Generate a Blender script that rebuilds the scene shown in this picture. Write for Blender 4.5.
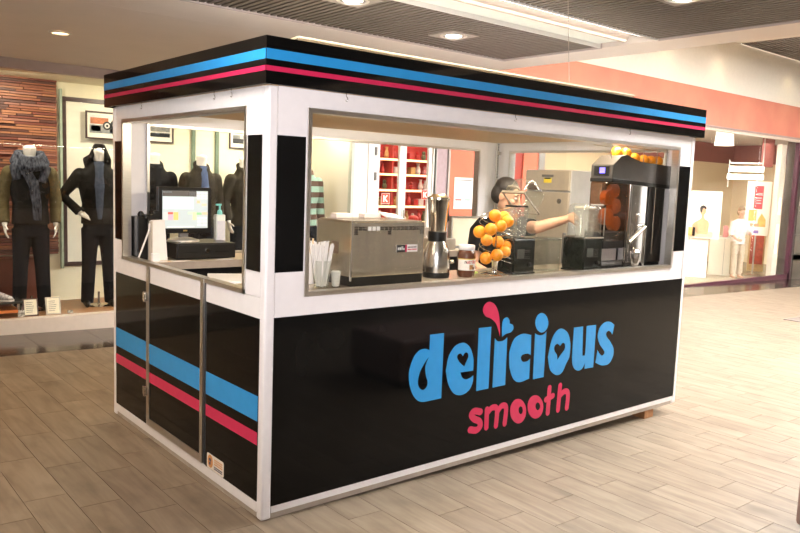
import bpy, bmesh, math, random
from mathutils import Vector, Matrix
random.seed(7)
for o in list(bpy.data.objects): bpy.data.objects.remove(o)
SC = bpy.context.scene
COL = SC.collection
PI = math.pi
# ---------------------------------------------------------------- camera
CAM_P = Vector((-1.7754, -3.1335, 1.6819))
YAW, PITCH, ROLL, FPX = 0.6919, -0.1119, 0.0376, 758.44
def cam_axes():
    cy, sy, cp, sp = math.cos(YAW), math.sin(YAW), math.cos(PITCH), math.sin(PITCH)
    f = Vector((sy*cp, cy*cp, sp)); r = Vector((cy, -sy, 0)); u = r.cross(f)
    c, s = math.cos(ROLL), math.sin(ROLL)
    return r*c + u*s, u*c - r*s, f
CR, CU, CF = cam_axes()
cam = bpy.data.cameras.new('camera'); camo = bpy.data.objects.new('camera', cam); COL.objects.link(camo)
cam.sensor_width = 36; cam.lens = FPX/800*36; cam.clip_start = 0.05; cam.clip_end = 200
camo.matrix_world = Matrix(((CR.x, CU.x, -CF.x, CAM_P.x), (CR.y, CU.y, -CF.y, CAM_P.y), (CR.z, CU.z, -CF.z, CAM_P.z), (0, 0, 0, 1)))
SC.camera = camo
# ---------------------------------------------------------------- world, big lights, exposure
w = bpy.data.worlds.new('world'); SC.world = w; w.use_nodes = True
bg = w.node_tree.nodes['Background']; bg.inputs[0].default_value = (1.0, 0.985, 0.965, 1); bg.inputs[1].default_value = 25.5
SC.view_settings.view_transform = 'Standard'; SC.view_settings.look = 'None'
SC.view_settings.exposure = 0.32; SC.view_settings.gamma = 1.0; SC.view_settings.use_curve_mapping = False
try:
    SC.cycles.use_denoising = True; SC.cycles.max_bounces = 8; SC.cycles.transparent_max_bounces = 12
    SC.cycles.sample_clamp_indirect = 6.0; SC.cycles.caustics_reflective = False; SC.cycles.caustics_refractive = False
except Exception: pass
def light(name, kind, loc, energy, color=(1, 1, 1), size=.1, size_y=None, target=None, rot=None, spot=None, blend=.5):
    l = bpy.data.lights.new(name, kind); l.energy = energy; l.color = color
    o = bpy.data.objects.new(name, l); COL.objects.link(o); o.location = loc
    if kind == 'AREA':
        l.size = size
        if size_y: l.shape = 'RECTANGLE'; l.size_y = size_y
        else: l.shape = 'DISK'
    else: l.shadow_soft_size = size
    if kind == 'SPOT': l.spot_size = spot or 1.2; l.spot_blend = blend
    if target is not None: o.rotation_euler = (Vector(target)-Vector(loc)).to_track_quat('-Z', 'Y').to_euler()
    elif rot: o.rotation_euler = rot
    return o
# flash on the camera: the hard pinkish highlights on the frame and the mannequins
light('camera_flash', 'SPOT', CAM_P + Vector((.02, -.05, .16)), 520, (1.0, .93, .95), .05, target=CAM_P + CF*5 + Vector((.3, 0, 1.0)), spot=1.35, blend=1.0)
# world daylight enters by unseen skylight gaps shaped to light the floor; the row of shop spots
SHOPW = (1.0, .90, .70)
for x in (-1.2, .2, 1.5, 2.8, 4.0):
    light('display_spot_light', 'AREA', (x, 5.36, 2.58), 12, SHOPW, .25, target=(x+.1, 5.9, 1.0))
light('gift_shop_light', 'AREA', (6.2, 6.2, 2.9), 38, (1.0, .9, .75), 2.0, 1.2, rot=(0, 0, 0))
for x in (10, 13.5, 17):
    light('cosmetics_shop_light', 'AREA', (x, 6.9, 3.0), 80, (1.0, .93, .78), 2.2, 1.6, rot=(0, 0, 0))
# ---------------------------------------------------------------- helpers
MATS = {}
def M(name, col, rough=.5, metal=0., var=.08, scale=18., bump=0., spec=.5, emit=0., stretch=(1, 1, 1), col2=None, trans=0., coat=0.):
    if name in MATS: return MATS[name]
    m = bpy.data.materials.new(name); m.use_nodes = True; nt = m.node_tree; b = nt.nodes['Principled BSDF']
    b.inputs['Roughness'].default_value = rough; b.inputs['Metallic'].default_value = metal
    b.inputs['Specular IOR Level'].default_value = spec
    if coat: b.inputs['Coat Weight'].default_value = coat; b.inputs['Coat Roughness'].default_value = .05
    tc = nt.nodes.new('ShaderNodeTexCoord'); mp = nt.nodes.new('ShaderNodeMapping'); mp.inputs['Scale'].default_value = stretch
    nz = nt.nodes.new('ShaderNodeTexNoise'); nz.inputs['Scale'].default_value = scale; nz.inputs['Detail'].default_value = 3
    nt.links.new(tc.outputs['Object'], mp.inputs[0]); nt.links.new(mp.outputs[0], nz.inputs['Vector'])
    rp = nt.nodes.new('ShaderNodeValToRGB')
    c2 = col2 or tuple(min(1, c*(1+var)+var*.01) for c in col); c1 = tuple(c*(1-var) for c in col) if not col2 else col
    rp.color_ramp.elements[0].position = .3; rp.color_ramp.elements[1].position = .7
    rp.color_ramp.elements[0].color = (*c1, 1); rp.color_ramp.elements[1].color = (*c2, 1)
    nt.links.new(nz.outputs['Fac'], rp.inputs[0]); nt.links.new(rp.outputs[0], b.inputs['Base Color'])
    if bump:
        bp = nt.nodes.new('ShaderNodeBump'); bp.inputs['Strength'].default_value = bump; bp.inputs['Distance'].default_value = .01
        nt.links.new(nz.outputs['Fac'], bp.inputs['Height']); nt.links.new(bp.outputs[0], b.inputs['Normal'])
    if emit:
        nt.links.new(rp.outputs[0], b.inputs['Emission Color']); b.inputs['Emission Strength'].default_value = emit
    if trans: b.inputs['Transmission Weight'].default_value = trans
    MATS[name] = m; return m
def GLASS(name, tint=(.97, .98, .97), refl=1.0, rough=.0, opac=0., ocol=(.8, .8, .8)):
    """thin clear sheet: transparent + mirror weighted by fresnel (+ a little diffuse haze)"""
    if name in MATS: return MATS[name]
    m = bpy.data.materials.new(name); m.use_nodes = True; nt = m.node_tree; nt.nodes.clear()
    out = nt.nodes.new('ShaderNodeOutputMaterial'); tr = nt.nodes.new('ShaderNodeBsdfTransparent'); tr.inputs[0].default_value = (*tint, 1)
    gl = nt.nodes.new('ShaderNodeBsdfGlossy'); gl.inputs['Roughness'].default_value = rough; gl.inputs[0].default_value = (1, 1, 1, 1)
    fr = nt.nodes.new('ShaderNodeLayerWeight'); fr.inputs[0].default_value = .5
    pw = nt.nodes.new('ShaderNodeMath'); pw.operation = 'POWER'; pw.inputs[1].default_value = 5.0; nt.links.new(fr.outputs['Facing'], pw.inputs[0])
    mu = nt.nodes.new('ShaderNodeMath'); mu.operation = 'MULTIPLY_ADD'; mu.inputs[1].default_value = .93*refl; mu.inputs[2].default_value = .04*refl; mu.use_clamp = True
    mx = nt.nodes.new('ShaderNodeMixShader'); nt.links.new(pw.outputs[0], mu.inputs[0]); nt.links.new(mu.outputs[0], mx.inputs[0])
    last = tr
    if opac:
        df = nt.nodes.new('ShaderNodeBsdfDiffuse'); df.inputs[0].default_value = (*ocol, 1); m2 = nt.nodes.new('ShaderNodeMixShader'); m2.inputs[0].default_value = opac
        nt.links.new(tr.outputs[0], m2.inputs[1]); nt.links.new(df.outputs[0], m2.inputs[2]); last = m2
    nt.links.new(last.outputs[0], mx.inputs[1]); nt.links.new(gl.outputs[0], mx.inputs[2]); nt.links.new(mx.outputs[0], out.inputs[0])
    MATS[name] = m; return m
class B:
    def __init__(s): s.bm = bmesh.new(); s.mi = 0
    def box(s, x0, x1, y0, y1, z0, z1, mat=None):
        v = [s.bm.verts.new(p) for p in ((x0, y0, z0), (x1, y0, z0), (x1, y1, z0), (x0, y1, z0), (x0, y0, z1), (x1, y0, z1), (x1, y1, z1), (x0, y1, z1))]
        for f in ((0, 3, 2, 1), (4, 5, 6, 7), (0, 1, 5, 4), (1, 2, 6, 5), (2, 3, 7, 6), (3, 0, 4, 7)):
            fc = s.bm.faces.new([v[i] for i in f])
            if mat is not None: fc.material_index = mat
        return s
    def hexa(s, pts):
        v = [s.bm.verts.new(p) for p in pts]
        for f in ((0, 3, 2, 1), (4, 5, 6, 7), (0, 1, 5, 4), (1, 2, 6, 5), (2, 3, 7, 6), (3, 0, 4, 7)): s.bm.faces.new([v[i] for i in f])
        return s
    def prism(s, poly, y0, y1):      # polygon in xz extruded along y
        a = [s.bm.verts.new((x, y0, z)) for x, z in poly]; b = [s.bm.verts.new((x, y1, z)) for x, z in poly]
        s.bm.faces.new(a[::-1]); s.bm.faces.new(b); n = len(poly)
        for i in range(n): s.bm.faces.new((a[i], a[(i+1) % n], b[(i+1) % n], b[i]))
        return s
    def tube(s, pts, rad, seg=10, caps=True, up=(0, 1, 0)):
        """loft along points; rad: number, list of numbers or list of (a,b)"""
        pts = [Vector(p) for p in pts]; n = len(pts)
        if not isinstance(rad, (list, tuple)): rad = [rad]*n
        rad = [(r, r) if not isinstance(r, (list, tuple)) else r for r in rad]
        rings = []; ref = Vector(up)
        for i in range(n):
            t = (pts[min(i+1, n-1)]-pts[max(i-1, 0)]).normalized()
            if abs(t.dot(ref)) > .97: ref = Vector((1, 0, 0)) if abs(t.x) < .9 else Vector((0, 0, 1))
            bb = (ref - t*ref.dot(t)).normalized(); aa = bb.cross(t)
            rings.append([s.bm.verts.new(pts[i] + aa*(rad[i][0]*math.cos(2*PI*k/seg)) + bb*(rad[i][1]*math.sin(2*PI*k/seg))) for k in range(seg)])
            ref = bb
        for i in range(n-1):
            for k in range(seg): s.bm.faces.new((rings[i][k], rings[i][(k+1) % seg], rings[i+1][(k+1) % seg], rings[i+1][k]))
        if caps:
            s.bm.faces.new(rings[0][::-1]); s.bm.faces.new(rings[-1])
        return s
    def lathe(s, prof, c=(0, 0, 0), seg=24, cap=True):
        c = Vector(c); rings = [[s.bm.verts.new((c.x+r*math.cos(2*PI*k/seg), c.y+r*math.sin(2*PI*k/seg), c.z+z)) for k in range(seg)] for r, z in prof]
        for i in range(len(prof)-1):
            for k in range(seg): s.bm.faces.new((rings[i][k], rings[i][(k+1) % seg], rings[i+1][(k+1) % seg], rings[i+1][k]))
        if cap:
            s.bm.faces.new(rings[0][::-1]); s.bm.faces.new(rings[-1])
        return s
    def ell(s, c, r, mat=None, u=16, v=10):
        if not isinstance(r, (tuple, list)): r = (r, r, r)
        mm = Matrix.Translation(c) @ (mat or Matrix.Identity(4)) @ Matrix.Diagonal((*r, 1))
        bmesh.ops.create_uvsphere(s.bm, u_segments=u, v_segments=v, radius=1, matrix=mm); return s
    def xf(s, mat): bmesh.ops.transform(s.bm, matrix=mat, verts=s.bm.verts); return s
    def mesh(s, name):
        me = bpy.data.meshes.new(name); bmesh.ops.recalc_face_normals(s.bm, faces=s.bm.faces); s.bm.to_mesh(me); s.bm.free(); return me
    def obj(s, name, mat, parent=None, bevel=0., smooth=False, loc=None, rotz=0.):
        if bevel:
            try: bmesh.ops.bevel(s.bm, geom=list(s.bm.edges), offset=bevel, segments=2, affect='EDGES', profile=.5, clamp_overlap=True)
            except Exception: pass
        me = s.mesh(name); return link(name, me, mat, parent, smooth, loc, rotz)
def link(name, me, mat, parent=None, smooth=False, loc=None, rotz=0.):
    for m in (mat if isinstance(mat, (list, tuple)) else [mat]): me.materials.append(m)
    if smooth:
        for p in me.polygons: p.use_smooth = True
        if smooth == 'auto':
            try: me.set_sharp_from_angle(angle=math.radians(40))
            except Exception: pass
    o = bpy.data.objects.new(name, me); COL.objects.link(o)
    if parent is not None: o.parent = parent
    if loc is not None: o.location = loc
    o.rotation_euler.z = rotz
    return o
def tag(o, label=None, cat=None, group=None, kind=None):
    if label: o['label'] = label
    if cat: o['category'] = cat
    if group: o['group'] = group
    if kind: o['kind'] = kind
    return o
def thing(name, label, cat, loc=(0, 0, 0), rotz=0., group=None):
    o = bpy.data.objects.new(name, None); COL.objects.link(o); o.location = loc; o.rotation_euler.z = rotz; o.empty_display_size = .05
    return tag(o, label, cat, group)
def struct(o): o['kind'] = 'structure'; return o
def copy_tree(o, parent=None):
    c = o.copy(); COL.objects.link(c); c.parent = parent
    for ch in o.children: copy_tree(ch, c)
    return c
def blob(bld, voxel=.01, smooth=4):
    """union of overlapping lofts into one continuous skin"""
    me = bld.mesh('blob'); o = bpy.data.objects.new('blob', me); COL.objects.link(o)
    r = o.modifiers.new('r', 'REMESH'); r.mode = 'VOXEL'; r.voxel_size = voxel
    if smooth: sm = o.modifiers.new('s', 'SMOOTH'); sm.iterations = smooth; sm.factor = .5
    dg = bpy.context.evaluated_depsgraph_get(); me2 = bpy.data.meshes.new_from_object(o.evaluated_get(dg))
    bpy.data.objects.remove(o); bpy.data.meshes.remove(me); me2.materials.clear(); return me2
def catmull(pts, n=6):
    """closed outline of (x, z, corner) -> dense polygon; corner points stay sharp"""
    N = len(pts); out = []
    for i in range(N):
        p0, p1, p2, p3 = pts[i-1], pts[i], pts[(i+1) % N], pts[(i+2) % N]
        if p1[2]: p0 = p1
        if p2[2]: p3 = p2
        if p1[2] and p2[2]: out.append((p1[0], p1[1])); continue
        for k in range(n):
            t = k/n; t2 = t*t; t3 = t2*t
            out.append(tuple(.5*(2*p1[a]+(-p0[a]+p2[a])*t+(2*p0[a]-5*p1[a]+4*p2[a]-p3[a])*t2+(-p0[a]+3*p1[a]-3*p2[a]+p3[a])*t3) for a in (0, 1)))
    return out
def flat(outlines, thick=.0006):
    """filled 2-D outlines (holes by even-odd) as a thin sheet standing in the xz plane, facing -y"""
    cu = bpy.data.curves.new('f', 'CURVE'); cu.dimensions = '2D'; cu.fill_mode = 'BOTH'; cu.extrude = thick
    for ol in outlines:
        sp = cu.splines.new('POLY'); sp.points.add(len(ol)-1); sp.use_cyclic_u = True
        for i, p in enumerate(ol): sp.points[i].co = (p[0], p[1], 0, 1)
    o = bpy.data.objects.new('f', cu); COL.objects.link(o); dg = bpy.context.evaluated_depsgraph_get()
    me = bpy.data.meshes.new_from_object(o.evaluated_get(dg)); bpy.data.objects.remove(o); bpy.data.curves.remove(cu)
    me.transform(Matrix.Rotation(PI/2, 4, 'X')); me.materials.clear(); return me
def text(body, size, align='CENTER', thick=.0004, shear=0., space=1., bold=0.):
    cu = bpy.data.curves.new('t', 'FONT'); cu.body = body; cu.size = size; cu.align_x = align; cu.align_y = 'CENTER'; cu.extrude = thick; cu.shear = shear; cu.space_character = space; cu.offset = bold
    o = bpy.data.objects.new('t', cu); COL.objects.link(o); dg = bpy.context.evaluated_depsgraph_get()
    me = bpy.data.meshes.new_from_object(o.evaluated_get(dg)); bpy.data.objects.remove(o); bpy.data.curves.remove(cu)
    me.transform(Matrix.Rotation(PI/2, 4, 'X')); me.materials.clear(); return me
def rrect(x0, x1, z0, z1, r, n=5):
    out = []
    for cx, cz, a in ((x1-r, z1-r, 0), (x0+r, z1-r, 90), (x0+r, z0+r, 180), (x1-r, z0+r, 270)):
        for k in range(n+1): t = math.radians(a+90*k/n); out.append((cx+r*math.cos(t), cz+r*math.sin(t)))
    return out
# ---------------------------------------------------------------- materials
WHITE = M('white_powder_coat', (.80, .775, .77), .32, var=.02); BLACK = M('black_acrylic', (.003, .003, .003), .06, var=.2, spec=.16, scale=3)
BLUE = M('blue_vinyl', (.022, .27, .62), .25, var=.03); PINK = M('raspberry_vinyl', (.56, .02, .085), .25, var=.03)
ALU = M('brushed_aluminium', (.62, .59, .54), .32, 1, var=.06, stretch=(1, 1, 12)); STEEL = M('stainless_steel', (.62, .57, .49), .24, 1, var=.07, stretch=(1, 1, .1), scale=30)
CHROME = M('chrome', (.82, .8, .77), .07, 1, var=.02); DARKP = M('black_plastic', (.008, .0075, .007), .35, var=.2, spec=.25); GREYP = M('grey_plastic', (.16, .15, .14), .4)
CLEAR = GLASS('clear_plastic', (.93, .94, .92), 1.1, .03, .03, (.9, .88, .84)); PANE = GLASS('window_glass', (.985, .99, .985), .35)
PAPER = M('white_paper', (.82, .78, .74), .7, var=.03); CREAM = M('cream_worktop', (.72, .62, .46), .35, var=.05)
TAN = M('tan_board', (.80, .58, .33), .6, var=.05); BEIGE = M('beige_ceiling_paint', (.80, .72, .64), .7, var=.02, scale=3)
ORANGE = M('orange_peel', (.95, .33, .012), .42, var=.12, scale=60, bump=.15); WOODB = M('wood_block', (.35, .17, .07), .7, var=.2, stretch=(6, 1, 1))
SKIN = M('skin', (.58, .31, .2), .5, var=.06, scale=40); HAIR = M('dark_hair', (.015, .01, .008), .55, var=.3, scale=90, bump=.3)
MANNEQ = M('mannequin_white', (.86, .82, .74), .22, var=.02)
MAROON = M('maroon_paint', (.07, .012, .028), .45, var=.08)
# ================================================================ SETTING
# ---- floor: wood-look planks 0.209 x 0.624, falling gently towards +x
SL = .021
def fz(x): return -SL*x
def plank_mat():
    m = bpy.data.materials.new('oak_plank'); m.use_nodes = True; nt = m.node_tree; b = nt.nodes['Principled BSDF']; N = nt.nodes.new; L = nt.links.new
    geo = N('ShaderNodeNewGeometry'); oi = N('ShaderNodeObjectInfo'); ad = N('ShaderNodeMath'); ad.operation = 'ADD'; fr = N('ShaderNodeMath'); fr.operation = 'FRACT'
    L(oi.outputs['Random'], ad.inputs[0]); L(geo.outputs['Random Per Island'], ad.inputs[1]); L(ad.outputs[0], fr.inputs[0])
    cm = N('ShaderNodeVectorMath'); cm.operation = 'SCALE'; cx = N('ShaderNodeCombineXYZ'); L(fr.outputs[0], cx.inputs[0]); L(fr.outputs[0], cx.inputs[1]); L(fr.outputs[0], cx.inputs[2])
    L(cx.outputs[0], cm.inputs[0]); cm.inputs['Scale'].default_value = 37.0
    av = N('ShaderNodeVectorMath'); L(geo.outputs['Position'], av.inputs[0]); L(cm.outputs[0], av.inputs[1])
    mp = N('ShaderNodeMapping'); mp.inputs['Scale'].default_value = (14, 1.6, 1); L(av.outputs[0], mp.inputs[0])
    n1 = N('ShaderNodeTexNoise'); n1.inputs['Scale'].default_value = 1.3; n1.inputs['Detail'].default_value = 6; n1.inputs['Distortion'].default_value = .6; L(mp.outputs[0], n1.inputs['Vector'])
    mp2 = N('ShaderNodeMapping'); mp2.inputs['Scale'].default_value = (4, 2.2, 1); L(av.outputs[0], mp2.inputs[0])
    n2 = N('ShaderNodeTexNoise'); n2.inputs['Scale'].default_value = 1.5; n2.inputs['Detail'].default_value = 4; L(mp2.outputs[0], n2.inputs['Vector'])
    r1 = N('ShaderNodeValToRGB'); r1.color_ramp.elements[0].color = (.165, .123, .085, 1); r1.color_ramp.elements[1].color = (.255, .202, .147, 1)
    r1.color_ramp.elements[0].position = .3; r1.color_ramp.elements[1].position = .68; L(n1.outputs['Fac'], r1.inputs[0])
    r2 = N('ShaderNodeValToRGB'); r2.color_ramp.elements[0].color = (.5, .48, .46, 1); r2.color_ramp.elements[1].color = (1, 1, 1, 1)
    r2.color_ramp.elements[0].position = .28; r2.color_ramp.elements[1].position = .5; L(n2.outputs['Fac'], r2.inputs[0])
    mx = N('ShaderNodeMix'); mx.data_type = 'RGBA'; mx.blend_type = 'MULTIPLY'; mx.inputs['Factor'].default_value = .55; L(r1.outputs[0], mx.inputs['A']); L(r2.outputs[0], mx.inputs['B'])
    hv = N('ShaderNodeHueSaturation'); mr = N('ShaderNodeMapRange'); mr.inputs['To Min'].default_value = .94; mr.inputs['To Max'].default_value = 1.07; L(fr.outputs[0], mr.inputs[0]); L(mr.outputs[0], hv.inputs['Value']); L(mx.outputs['Result'], hv.inputs['Color'])
    L(hv.outputs[0], b.inputs['Base Color']); b.inputs['Roughness'].default_value = .42; b.inputs['Specular IOR Level'].default_value = .4
    return m
OAK = plank_mat()
GROUT = M('floor_joint', (.075, .056, .038), .8)
floor = struct(B().box(-9, 26, -10, 4.17, -.05, -.004).obj('floor', GROUT)); floor.rotation_euler.y = math.atan(SL)
PW, PL = .209, .624
def plank_list():
    out = []
    for k in range(-18, 110):
        off = 0 if k % 2 == 0 else (.416 if (k//2) % 2 == 0 else .208)
        for j in range(-7, 7):
            x0 = .17+PW*k; y0 = off+PL*j; y1 = min(y0+PL, 4.17)
            if y1-y0 > .03: out.append((x0, y0, y1))
    return out
def on_screen(x, y):
    d = Vector((x, y, fz(x)))-CAM_P; z = d.dot(CF)
    if z < .6: return None
    return 400+FPX*d.dot(CR)/z, 266.5-FPX*d.dot(CU)/z, z
vis = []; rest = []
for q in plank_list():
    cx, cy = q[0]+PW/2, (q[1]+q[2])/2; s = on_screen(cx, cy)
    hid = 0 < cx < 3.7 and 0 < cy < 2.05
    if s and not hid and -40 < s[0] < 840 and 250 < s[1] < 575: vis.append((s[2], q))
    else: rest.append(q)
vis.sort(key=lambda a: a[0]); rest += [q for _, q in vis[298:]]
pm = B().box(0, PW-.003, 0, PL-.003, -.004, 0).mesh('plank')
pm.materials.append(OAK)
for _, (x0, y0, y1) in vis[:298]:
    o = bpy.data.objects.new('plank', pm); COL.objects.link(o); o.parent = floor; o.location = (x0, y0, 0)
    o.scale.y = (y1-y0-.003)/(PL-.003)
b = B()
for x0, y0, y1 in rest: b.box(x0, x0+PW-.003, y0, y1-.003, -.004, 0)
tag(b.obj('far_planks', OAK, floor), kind='stuff')
# dark polished tiles in front of the shops
DTILE = M('dark_polished_tile', (.05, .037, .028), .14, var=.15, scale=5, spec=.3)
strip = struct(B().box(-9, 26, 4.172, 5.16, -.06, -.004).obj('floor', M('dark_joint', (.05, .04, .03), .7))); strip.rotation_euler.y = math.atan(SL)
tm = B().box(0, .596, 0, .486, -.004, 0).mesh('floor_tile'); tm.materials.append(DTILE)
for k in range(-15, 43):
    for j in range(2):
        o = bpy.data.objects.new('floor_tile', tm); COL.objects.link(o); o.parent = strip; o.location = (k*.6+.12, 4.176+j*.49, 0)
# ---- low ceiling over the kiosk (z 2.73) with two dark slat fields and a lighting trough
HC = 2.73
ceil = struct(B().box(-9, 3.44, -10, 5.16, 2.9, 3.1).obj('ceiling', M('ceiling_void', (.012, .011, .01), .9)))
B().box(-9, 3.44, 1.952, 5.16, HC, 2.9).obj('ceiling_panel', BEIGE, ceil)
B().box(-9, 3.44, 1.425, 1.949, HC, 2.9).obj('ceiling_panel', BEIGE, ceil)
B().box(3.06, 3.44, -10, 1.425, HC, 2.9).obj('ceiling_panel', BEIGE, ceil)
TRIMC = M('pink_grey_trim', (.50, .43, .40), .5, var=.03)
B().box(-9, 3.06, 1.41, 1.425, HC-.006, 2.9).box(3.045, 3.06, .43, 1.41, HC-.006, 2.9).box(3.045, 3.06, -10, -.05, HC-.006, 2.9).obj('ceiling_trim', TRIMC, ceil)
SLAT = M('dark_ceiling_slat', (.105, .085, .065), .5, var=.1)
b = B(); n = 0
x = -5.0
while x < 3.04:
    b.box(x, x+.031, .445, 1.41, HC+.004, HC+.03); b.box(x, x+.031, -4.2, -.052, HC+.004, HC+.03); x += .05
tag(b.obj('ceiling_slats', SLAT, ceil), kind='stuff')
# lighting trough: white cove, curved reflector, fluorescent tube
TW = M('trough_white', (.80, .79, .75), .45, var=.02)
t = thing('trough_light', 'long recessed fluorescent light trough running across the dark slatted ceiling', 'ceiling light', (0, 0, HC))
B().box(-5, 3.04, -.05, -.035, -.004, .16).box(-5, 3.04, .43, .445, -.004, .16).box(-5, 3.04, -.05, .445, .155, .165).obj('housing', TW, t)
b = B(); pr = [(.29+.125*math.cos(a), .03+.09*math.sin(a)) for a in [math.radians(180+180*k/10) for k in range(11)]]
B().tube([(-5, .105, .058), (2.86, .105, .058)], [(.085, .055)]*2, 16).obj('reflector', M('trough_reflector', (.46, .38, .31), .5, var=.03), t, smooth='auto')
B().box(-5, 3.0, .25, .42, .02, .03).obj('diffuser', M('pale_diffuser', (.82, .86, .80), .5, var=.02, emit=.1), t)
B().tube([(-5, -.018, .012), (2.87, -.018, .012)], .011, 10).obj('fluorescent_tube', M('tube_glow', (1, .96, .95), .5, var=0, emit=6), t)
light('trough_lamp', 'AREA', (.2, .03, HC-.012), 90, (1, .93, .86), 5.4, .06, rot=(0, 0, 0))
GLOW = M('lamp_glow', (1, .97, .9), .5, var=0, emit=14); GLOWW = M('lamp_glow_warm', (1, .72, .4), .5, var=0, emit=3.0)
def downlight(x, y, z, label, plate, r, glow, e, col, group='recessed ceiling lights', spot=2.2):
    t = thing('recessed_downlight', label, 'ceiling light', (x, y, z), 0, group)
    if plate: B().box(-plate, plate, -plate, plate, -.008, .002).obj('mounting_plate', M('plate_grey', (.30, .26, .22), .4), t)
    b = B(); b.lathe([(r+.02, -.004), (r+.02, -.012), (r, -.014), (r, -.002)], seg=28, cap=False); b.obj('trim_ring', M('lamp_trim', (.7, .66, .6), .3, .6), t, smooth='auto')
    B().lathe([(r, -.006), (r*.6, -.009), (.001, -.010)], seg=28).obj('lamp_lens', glow, t, smooth='auto')
    if e: light('downlight_and_fill_beam', 'SPOT', (x, y, z-.03), e, col, .06, target=(x, y, 0), spot=spot, blend=.7)
WL = (1, .88, .72)
downlight(2.02, .945, HC+.002, 'bright round downlight on a square plate in the dark slatted ceiling above the kiosk', .13, .078, GLOW, 25, WL)
downlight(.90, .62, HC+.002, 'downlight cut by the top edge of the picture, left of the light trough', .13, .078, GLOW, 25, WL)
downlight(2.08, -.80, HC+.002, 'downlight at the top edge in the slatted field right of the light trough', .13, .078, GLOW, 25, WL)
downlight(-.01, 3.22, HC, 'small warm round downlight in the plain beige ceiling at the left', 0, .062, GLOWW, 40, (1, .75, .45))
for x, y in ((-2.2, .8), (-2.6, -3.0), (-3.2, 3.0), (-1.0, 2.2), (1.2, 3.6), (2.9, 3.4)):  # fill beams added without fixtures, warm to yellow the left floor
    light('downlight_and_fill_beam', 'SPOT', (x, y, HC-.03), 58, (1, .63, .28), .07, target=(x, y, 0), spot=2.3, blend=.7)
# ---- bulkhead where the ceiling steps up, high ceiling, end and opposite walls
PLAST = M('white_plaster', (.82, .77, .68), .7, var=.02)
struct(B().box(3.30, 3.44, -10, 5.16, 3.1, 5.0).obj('wall_bulkhead', PLAST))
hc = struct(B().box(3.44, 14.2, .8, 5.16, 4.85, 5.0).box(3.44, 26, -10, -4, 4.85, 5.0).box(14.2, 26, .8, 2.2, 4.85, 5.0).box(16.5, 26, -4, .8, 4.85, 5.0).box(3.44, 5.3, -4, .8, 4.85, 5.0).box(9.6, 11.5, -4, .8, 4.85, 5.0).obj('ceiling', PLAST))  # gaps left open as unseen skylights, placed to grade the floor light
b = B().box(14.2, 26, 2.2, 5.16, 4.93, 5.0); b.obj('ceiling_void_panel', M('high_void', (.05, .045, .04), .9), hc)
b = B(); y = 2.25
while y < 5.13: b.box(14.22, 26, y, y+.06, 4.85, 4.9); y += .1
tag(b.obj('ceiling_slats', M('high_slat', (.16, .14, .12), .5), hc), kind='stuff')
OPP = M('opposite_wall', (.16, .14, .12), .6, var=.1, scale=2)
struct(B().box(-9, 26, -10.2, -10, -.6, 5).obj('wall_opposite', OPP))
struct(B().box(-9.2, -9, -10, 5.2, -.1, 5).obj('wall_west', M('west_wall', (.45, .40, .34), .7)))
struct(B().box(26, 26.2, -10, -6, -.8, 5).box(26, 26.2, -6, 12, -.8, 5).obj('wall_east', PLAST))
# ---- shop facade at y 5.15
FY = 5.15
SOFF = M('shop_head_trim', (.47, .39, .36), .5, var=.03)
struct(B().box(-9, 3.44, FY-.05, FY+.06, 2.635, HC).obj('trim_1', SOFF))
struct(B().box(-9, 4.22, FY-.03, FY+.10, -.15, .144).obj('trim_2', M('shop_plinth', (.68, .61, .55), .4, var=.03)))
PEACH = M('peach_stucco', (.57, .185, .13), .75, var=.12, scale=1.2, col2=(.64, .25, .165), bump=.05)
struct(B().box(3.44, 26, FY-.06, FY+.1, 3.075, 3.788).obj('wall_peach_band', PEACH))
struct(B().box(3.44, 26, FY-.02, FY+.1, 3.788, 4.86).obj('wall_upper', PLAST))
struct(B().box(4.22, 7.95, FY, FY+.1, 2.42, 3.075).obj('wall_door_head', PLAST))
struct(B().box(3.44, 26, FY-.075, FY+.02, 3.03, 3.072).obj('trim_3', M('head_dark_profile', (.33, .24, .22), .4)))  # dark line along the shop heads
struct(B().box(7.95, 26, FY-.05, FY+.05, 2.975, 3.03).obj('trim_4', M('head_profile', (.62, .52, .44), .4)))
w1 = struct(B().box(-9, -8.96, FY, FY+.02, .144, 2.635).box(4.18, 4.22, FY-.01, FY+.06, -.15, 2.635).obj('window_1', M('window_post', (.58, .60, .52), .4)))
for x0, x1 in ((-8.9, -3.3), (-3.296, -1.2), (-1.196, .935), (.94, 2.72), (2.725, 4.18)):
    B().box(x0, x1, FY+.02, FY+.03, .144, 2.635).obj('pane', PANE, w1)
# clothes shop shell
SWALL = M('cream_shop_wall', (.86, .80, .58), .7, var=.015); SFLOOR = M('shop_floor_wood', (.36, .19, .09), .3, var=.12, stretch=(1, 8, 1))
struct(B().box(-9, 4.22, 6.15, 6.3, .0, 2.75).obj('wall_display_back', SWALL))
struct(B().box(-9, 4.22, FY+.10, 6.15, .0, .149).obj('floor', SFLOOR))
struct(B().box(-9, 4.22, FY+.06, 6.15, 2.66, 2.75).obj('ceiling', SWALL))
struct(B().box(4.22, 4.45, FY-.01, 9.5, -.2, 2.9).obj('wall_column', M('white_column', (.80, .74, .66), .5, var=.02)))
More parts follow.
